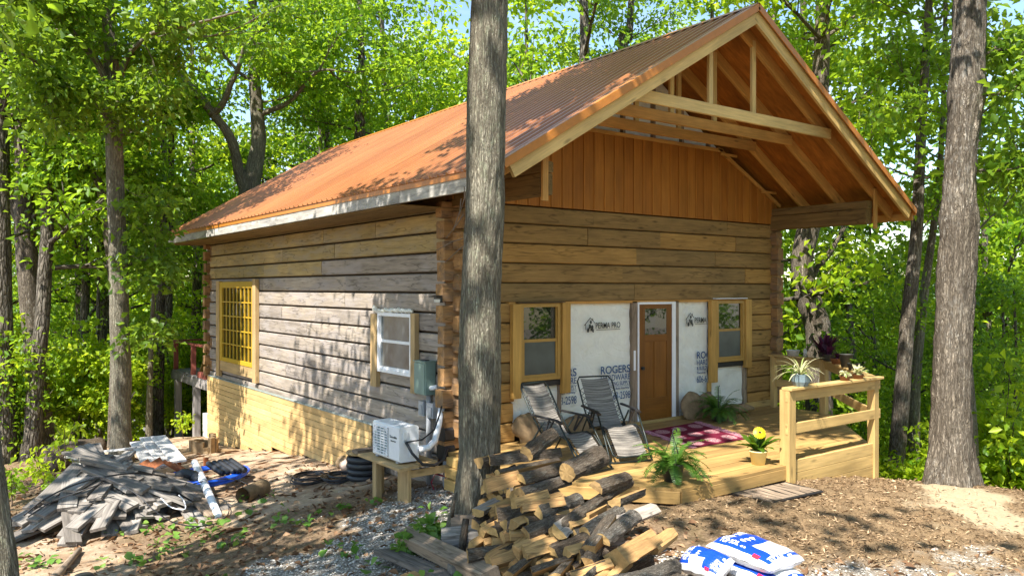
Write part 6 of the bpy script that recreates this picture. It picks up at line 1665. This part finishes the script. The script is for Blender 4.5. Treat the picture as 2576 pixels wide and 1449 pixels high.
# trees standing lower on the right slope so that their crowns fill the view under the horizon
for (s, D) in ((.50, 17), (.56, 18.5), (.63, 17), (.70, 19), (.47, 21), (.53, 23), (.60, 22), (.67, 24), (.40, 22), (.44, 25), (.75, 22), (.60, 27), (.645, 30), (.68, 26), (.62, 34), (.70, 33), (.57, 31), (.665, 28), (.595, 28.6), (.615, 26.5)):
    p = at(1288+s*2000, 724.5, D)
    add_tree('low standing %s down the steep slope beyond the porch railing' % KIND[[1, 4, 0][int(D*2) % 3]], (p.x, p.y, gz(p.x, p.y)-(1.5 if D < 26 else .0)), PR[[1, 4, 0][int(D*2) % 3]], D*1.7, .62 if D < 26 else 1.38, 'low trees down the slope, kind %d' % (int(D*2) % 3)); placed.append((p.x, p.y))
# trees outside the picture that throw the dappled shade
for i, (x, y, k, sc, lab) in enumerate(((-10.5, -1.5, 4, .95, 'leafy tree outside the picture nearest the lumber heap'), (-11.0, 4.5, 0, .95, 'tall tree outside the picture left of the slender oak'), (-9.0, -7.0, 2, .9, 'tall tree left of the viewpoint shading the gravel'),
        (-5.2, -13.5, 0, .9, 'tree behind the viewpoint shading the soil bags'), (0.8, -11.5, 2, .85, 'tree behind the viewpoint shading the mulch yard'), (5.5, -10.0, 4, .8, 'tree right of the viewpoint shading the sandy yard'), (-8.3, 1.8, 5, .95, 'leafy tree outside the picture nearest the side wall'), (-7.9, -4.6, 5, 1.15, 'tree just outside the picture whose leaves shade the deck front'))):
    add_tree(lab, (x, y, gz(x, y)), SHD[2 if k == 5 else k % 2], i*1.3, sc)
# trees across the drive behind the viewpoint, seen mirrored in the porch windows
for i, (x, y, k) in enumerate(((7, -15, 0), (10, -18, 1), (13.5, -14, 3), (16, -20, 0), (11, -24, 2), (19, -15, 4), (6, -22, 3), (22, -22, 1), (15, -28, 2), (26, -17, 0))):
    add_tree('tree across the drive behind the viewpoint, mirrored in the porch windows', (x, y, gz(x, y)-.3), PR[k], i*1.9, 1.0+.05*(i % 4), 'trees across the drive mirrored in the porch windows')
# ---- understory saplings
def sapling_proto(seed, H, n_, mat, lsize):
    rr = random.Random(seed); rs = np.random.RandomState(seed); mb = MB(); tips = []
    for s_ in range(3):
        an = rr.uniform(0, 6.28); p = Vector((math.cos(an)*.15, math.sin(an)*.15, -.1)); limb(mb, p, (math.cos(an)*.25, math.sin(an)*.25, 1), H*rr.uniform(.7, 1), .025, rr, 0, .15, .25, tips)
    cen = np.array([tuple(t[0]) for t in tips]); cen = cen+rs.normal(size=cen.shape)*.12
    me = leaf_mesh('foliage', [leaf_arrays(*sprays(rs, cen, rs.uniform(.3, .6, len(cen)), .4, n_, lsize, np.clip(.5+rs.normal(size=len(cen))*.17, 0, 1)))], M[mat])
    o = mb.build('stem', M['thin_bark'], None, True); m_ = o.data; bpy.data.objects.remove(o); return (m_, me)
SP = [sapling_proto(401, 3.2, 19, 'leaf_yellow', .14), sapling_proto(402, 2.6, 19, 'leaf_yellow', .14), sapling_proto(403, 3.8, 19, 'leaf', .14)]
SK = ['mid green', 'yellow green', 'dark green']
def put_sap(s, D, k, sc, lab, grp, dz=0):
    p = at(1288+s*2000, 724.5, D); t = thing('sapling', lab, 'sapling', (p.x, p.y, gz(p.x, p.y)+dz), rf.uniform(0, 6.28), grp); t.scale = (sc,)*3
    link('stem', SP[k][0], t); link('foliage', SP[k][1], t)
k = 0
while k < 46:
    s = rf.uniform(-.68, -.36); D = rf.uniform(19.5, 34); p = at(1288+s*2000, 724.5, D)
    if p.y < 13.5 or (p.x > -1.2 and p.y < 17): continue
    kk = rf.choice((0, 0, 1, 2)); put_sap(s, D, kk, rf.uniform(.6, 1.15), '%s understory sapling in the wood left of the cabin' % SK[kk], 'saplings in the left wood, %s' % SK[kk]); k += 1
k = 0
while k < 60:
    s = rf.uniform(.33, .70); D = rf.uniform(13.5, 28); p = at(1288+s*2000, 724.5, D)
    if p.x < 9.3 and p.y > -3.2: continue
    if D < 15 and s > .5 and p.y < -5.2: continue
    kk = rf.choice((0, 1, 1, 2)); put_sap(s, D, kk, rf.uniform(.7, 1.2), '%s sapling on the slope right of the porch' % SK[kk], 'saplings on the right slope, %s' % SK[kk], -.3); k += 1
# named young plants at the lower left
def young(label, c, H, mat, seed, ls=.10, n_=4, name='young_tree'):
    rr = random.Random(seed); rs = np.random.RandomState(seed); t = thing(name, label, 'sapling', c); mb = MB(); tips = []
    limb(mb, (0, 0, -.05), (rr.uniform(-.15, .15), rr.uniform(-.1, .1), 1), H, .014, rr, 0, .2, .15, tips); mb.build('stem', M['twig'], t, True)
    tp = [q for q in tips if q[0].z > H*.35]; cen = np.array([tuple(q[0]) for q in tp])
    link('foliage', leaf_mesh('foliage', [leaf_arrays(*sprays(rs, cen, np.full(len(cen), .16), .5, n_, ls, np.full(len(cen), .7)), six=True)], M[mat]), t)
def gp(a, b, D):
    p = at(a, b, D); p.z = gz(p.x, p.y); return p
young('yellow green young chestnut tree before the left oak trunk', gp(165, 1200, 14.5), 1.15, 'leaf_yellow', 501)
young('yellow leaved young tree left of the lumber heap', gp(112, 1215, 14.0), .75, 'leaf_yellow', 502)
young('small green sapling between the heap and the left trunk', gp(150, 1230, 13.2), .5, 'leaf', 503)
young('leafy sapling in front of the left edge trunk', gp(30, 1230, 13.6), .6, 'leaf', 504)
young('little sapling beside the rear deck post', gp(462, 1105, 21), .6, 'leaf_yellow', 505)
young('small bright seedling at the foot of the near oak', (-1.62, -2.05, gz(-1.62, -2.05)), .15, 'ground_leaf', 506, .12, 5)
young('small seedling behind the upright branch piece', (-2.0, -2.35, gz(-2.0, -2.35)), .2, 'ground_leaf', 507, .10, 5)
# ---- ground cover, chips and litter: nobody could count these
def scatter(name, n_, fn, mat, make, seed):
    rs = np.random.RandomState(seed); V = []; F = []; T = []; tot = 0
    xs, ys = fn(rs, n_); zs_ = np.concatenate([gnd_np(xs[i:i+4000], ys[i:i+4000]) for i in range(0, len(xs), 4000)])
    zs_ = zs_+np.array([fbm(x*.9, y*.9, 1.7, 4)*.03+fbm(x*4.2, y*4.2, 5.1, 4)*.018 for x, y in zip(xs, ys)])
    P = np.stack([xs, ys, zs_], -1); return P, rs
def near_mask(arr, lo):
    # sample ground vertices by weight, jittered
    w = arr*(np.abs(fx) < 7.5)*(fy > -8)*(fy < 14)
    return w
def sampler(w):
    pidx = np.flatnonzero(w > .06*w.max()); pw = w[pidx]/w[pidx].sum()
    def f(rs, n_):
        c = rs.choice(pidx, n_, p=pw); return fx[c]+rs.uniform(-.05, .05, n_), fy[c]+rs.uniform(-.05, .05, n_)
    return f
nearcam = (1/np.maximum(3.0, np.hypot(fx-CAM.x, fy-CAM.y)))**1.2*(np.abs(fx) < 7.8)*(fy > -8.5)*(fy < 13)
onporch = (fx > -.15)&(fy > -3.45)
free = nearcam*(~onporch)
P, rs = scatter('m', 15000, sampler(mulch*free), None, None, 1); n_ = len(P); P[:, 2] += mulch.max()*.02+rs.uniform(0, .02, n_)
A = rs.normal(size=(n_, 3))*[1, 1, .25]; N = rs.normal(size=(n_, 3))*.5+[0, 0, 1]
M['chip'] = leafmat('mulch_chip', (.07, .042, .02), (.25, .16, .085), (.56, .40, .25), .05, (.3, .2, .1), .9)
tag(link('wood_mulch', leaf_mesh('wood_mulch', [leaf_arrays(P, A, N, rs.uniform(.03, .08, n_), rs.uniform(0, 1, n_)**1.5, wide=.11, fold=.03)], M['chip'])), 'shredded wood mulch spread over the front yard', 'mulch', None, 'stuff')
P, rs = scatter('g', 30000, sampler(gravel*free), None, None, 2); n_ = len(P); P[:, 2] += .008
M['pebble'] = leafmat('pebble_grey', (.24, .20, .16), (.46, .42, .37), (.70, .66, .60), .0, (.3, .3, .3), .9)
def pebbles(P, rs, s0, s1):
    n_ = len(P); s = rs.uniform(s0, s1, n_)[:, None, None]; base = np.array([[1, 0, 0], [.3, .9, 0], [-.8, .5, 0], [-.8, -.55, 0], [.35, -.9, 0], [.1, .05, .7]])
    an = rs.uniform(0, 6.28, n_); c, s2 = np.cos(an), np.sin(an); b = base[None]*rs.uniform(.7, 1.3, (n_, 6, 3)); x = b[..., 0]*c[:, None]-b[..., 1]*s2[:, None]; y = b[..., 0]*s2[:, None]+b[..., 1]*c[:, None]
    v = P[:, None]+np.stack([x, y, b[..., 2]], -1)*s; f = np.array([[0, 1, 5], [1, 2, 5], [2, 3, 5], [3, 4, 5], [4, 0, 5]])
    return v.reshape(-1, 3), (np.arange(n_)[:, None, None]*6+f[None]).reshape(-1, 3), np.repeat(rs.uniform(0, 1, n_), 6)
tag(link('gravel', leaf_mesh('gravel', [pebbles(P, rs, .006, .017)], M['pebble'])), 'pale crushed gravel strewn round the cabin corner and the drive', 'gravel', None, 'stuff')
litw = np.clip(1.15-mulch-gravel*.6-dirt*.72, .0, 1)*free*(fx < 2.5)
P, rs = scatter('l', 13000, sampler(litw+.0), None, None, 3); n_ = len(P); P[:, 2] += .012
A = rs.normal(size=(n_, 3))*[1, 1, .3]; N = rs.normal(size=(n_, 3))*.7+[0, 0, 1]
tag(link('leaf_litter', leaf_mesh('leaf_litter', [leaf_arrays(P, A, N, rs.uniform(.05, .13, n_), rs.uniform(0, 1, n_), wide=.28, fold=.15)], M['litter'])), 'dry brown leaves scattered over the bare ground', 'leaf litter', None, 'stuff')
P, rs = scatter('t', 900, sampler((litw+dirt*.5)*free), None, None, 6); n_ = len(P); P[:, 2] += .012
A = rs.normal(size=(n_, 3))*[1, 1, .06]; N = np.tile(np.array([[0, 0, 1.0]]), (n_, 1))
tag(link('fallen_twigs', leaf_mesh('fallen_twigs', [leaf_arrays(P, A, N, rs.uniform(.12, .5, n_), rs.uniform(0, 1, n_), wide=.02, fold=.03)], M['litter'])), 'thin fallen twigs scattered over the dirt and leaves', 'twigs', None, 'stuff')
# green seedlings in patches
pn = np.array([fbm(x*.8+9, y*.8, 7.7, 3) if w > 0 else -1 for x, y, w in zip(fx, fy, litw)])
P, rs = scatter('s', 270, sampler(litw*(pn > .02)*(fx < -1.0)*(fy < 3.5)), None, None, 4)
C_ = np.repeat(P, 6, 0); n_ = len(C_); off = rs.normal(size=(n_, 3))*[.06, .06, .02]; C_ = C_+off+[0, 0, .06]
A = off*[1, 1, 0]+rs.normal(size=(n_, 3))*.04; N = rs.normal(size=(n_, 3))*.3+[0, 0, 1]
tag(link('seedlings', leaf_mesh('seedlings', [leaf_arrays(C_, A, N, rs.uniform(.06, .13, n_), rs.uniform(.1, 1, n_), wide=.42, fold=.1, six=True)], M['ground_leaf'])), 'bright green seedlings dotted over the leaf litter', 'seedlings', None, 'stuff')
# ---- far wood that closes the view
rs = np.random.RandomState(9)
n_c = 2600; s = rs.uniform(-.85, .85, n_c); D = rs.uniform(52, 120, n_c); X = CAM.x+D*(s*CS+SN); Y = CAM.y+D*(-s*SN+CS)
gzz = gnd_np(X, Y); top_ = np.where(s > .42, rs.uniform(-2, 9, n_c), rs.uniform(0, 13, n_c)); Z = gzz+top_*1.0+1.0
cen = np.stack([X, Y, Z], -1); parts = [leaf_arrays(*sprays(rs, cen, rs.uniform(1.0, 2.2, n_c), .55, 26, .75, np.clip(.42+rs.normal(size=n_c)*.2, 0, 1)))]
tag(link('far_forest', leaf_mesh('far_forest', parts, M['leaf_yellow'])), 'far wood of green crowns closing the view', 'forest', None, 'stuff')
# forest floor growth: low leaves under the trees
n_c = 1500; s = rs.uniform(-.75, .75, n_c); D = rs.uniform(18, 55, n_c)**1.0; X = CAM.x+D*(s*CS+SN); Y = CAM.y+D*(-s*SN+CS)
ok = ~((X > -2.2) & (X < 8.5) & (Y > -6) & (Y < 17)) & ~((X < 0) & (Y < 14)); X, Y = X[ok], Y[ok]
cen = np.stack([X, Y, gnd_np(X, Y)+rs.uniform(.1, .9, len(X))], -1); parts = [leaf_arrays(*sprays(rs, cen, rs.uniform(.4, .9, len(X)), .5, 26, .2, np.clip(.5+rs.normal(size=len(X))*.2, 0, 1)))]
tag(link('undergrowth', leaf_mesh('undergrowth', parts, M['leaf_yellow'])), 'low leafy undergrowth under the forest trees', 'undergrowth', None, 'stuff')
# distant wooded ridge
mb = MB(); vs = []; NX, NY = 90, 14
for j in range(NY+1):
    for i in range(NX+1):
        s = -.9+1.8*i/NX; D = 330+50*j; f = math.sin(PI*.5*min(1, j/6)); h = -30+f*(36+9*noise.noise(Vector((s*3, 2, 0)))+4*noise.noise(Vector((s*14, j*.5, 0))))
        vs.append((CAM.x+D*(s*CS+SN), CAM.y+D*(-s*SN+CS), h))
mb.add(vs, [(j*(NX+1)+i, j*(NX+1)+i+1, (j+1)*(NX+1)+i+1, (j+1)*(NX+1)+i) for j in range(NY) for i in range(NX)])
M['hill'] = plain('wooded_ridge', (.07, .12, .05), .95, var=.45, sc=.18, bump=1.0)
tag(mb.build('hills', M['hill'], None, True), kind='structure')
EXPO = 1.35
# ================================================================== LIGHT, SKY, CAMERA
SUN = Vector((-.55, -.22, .80)).normalized()
sl = bpy.data.lights.new('sun', 'SUN'); sl.energy = 5.0; sl.angle = math.radians(.45); sl.color = (1.0, .94, .84)
so_ = link('sun', sl); so_.rotation_euler = (-SUN).to_track_quat('-Z', 'Y').to_euler(); so_.location = SUN*60
wd = bpy.data.worlds.new('World'); scene.world = wd; wd.use_nodes = True
nt = wd.node_tree; nt.nodes.clear(); n = NG(nt)
sky = n.n('ShaderNodeTexSky'); sky.sky_type = 'NISHITA'; sky.sun_disc = False
sky.sun_elevation = math.asin(SUN.z); sky.sun_rotation = math.atan2(SUN.x, SUN.y)
sky.air_density = 1.2; sky.dust_density = .2; sky.ozone_density = 3.0
tc = n.n('ShaderNodeTexCoord').outputs['Generated']
sp = n.n('ShaderNodeSeparateXYZ', inp={0: tc})
zz = n.math('ADD', n.math('MAXIMUM', sp.outputs[2], 0.0), .18)
cx_ = n.n('ShaderNodeCombineXYZ', inp={0: n.math('DIVIDE', sp.outputs[0], zz), 1: n.math('DIVIDE', sp.outputs[1], zz), 2: .3}).outputs[0]
cl = n.noise(cx_, 1.15, 8, .58, .6)
f = n.mr(cl, .50, .64, 0, .85)
col = n.mix(f, sky.outputs[0], (4.2, 4.6, 5.4))
bg = n.n('ShaderNodeBackground', inp={'Color': col, 'Strength': .115})
ow = n.n('ShaderNodeOutputWorld'); nt.links.new(bg.outputs[0], ow.inputs[0])
cd = bpy.data.cameras.new('camera'); cam = link('camera', cd)
cam.location = CAM; cd.sensor_width = 36.0; cd.lens = 36.0*2000/2576; cd.clip_end = 3000; cd.clip_start = .05
cam.rotation_euler = Vector((SN, CS, 0)).to_track_quat('-Z', 'Y').to_euler()
scene.camera = cam
vs_ = scene.view_settings; vs_.view_transform = 'Standard'; vs_.look = 'None'; vs_.gamma = 1; vs_.exposure = EXPO; vs_.use_curve_mapping = False
scene.render.film_transparent = False
cy = scene.cycles; cy.max_bounces = 6; cy.diffuse_bounces = 4; cy.glossy_bounces = 3; cy.transmission_bounces = 4; cy.transparent_max_bounces = 4
cy.sample_clamp_indirect = 8.0; cy.caustics_reflective = False; cy.caustics_refractive = False
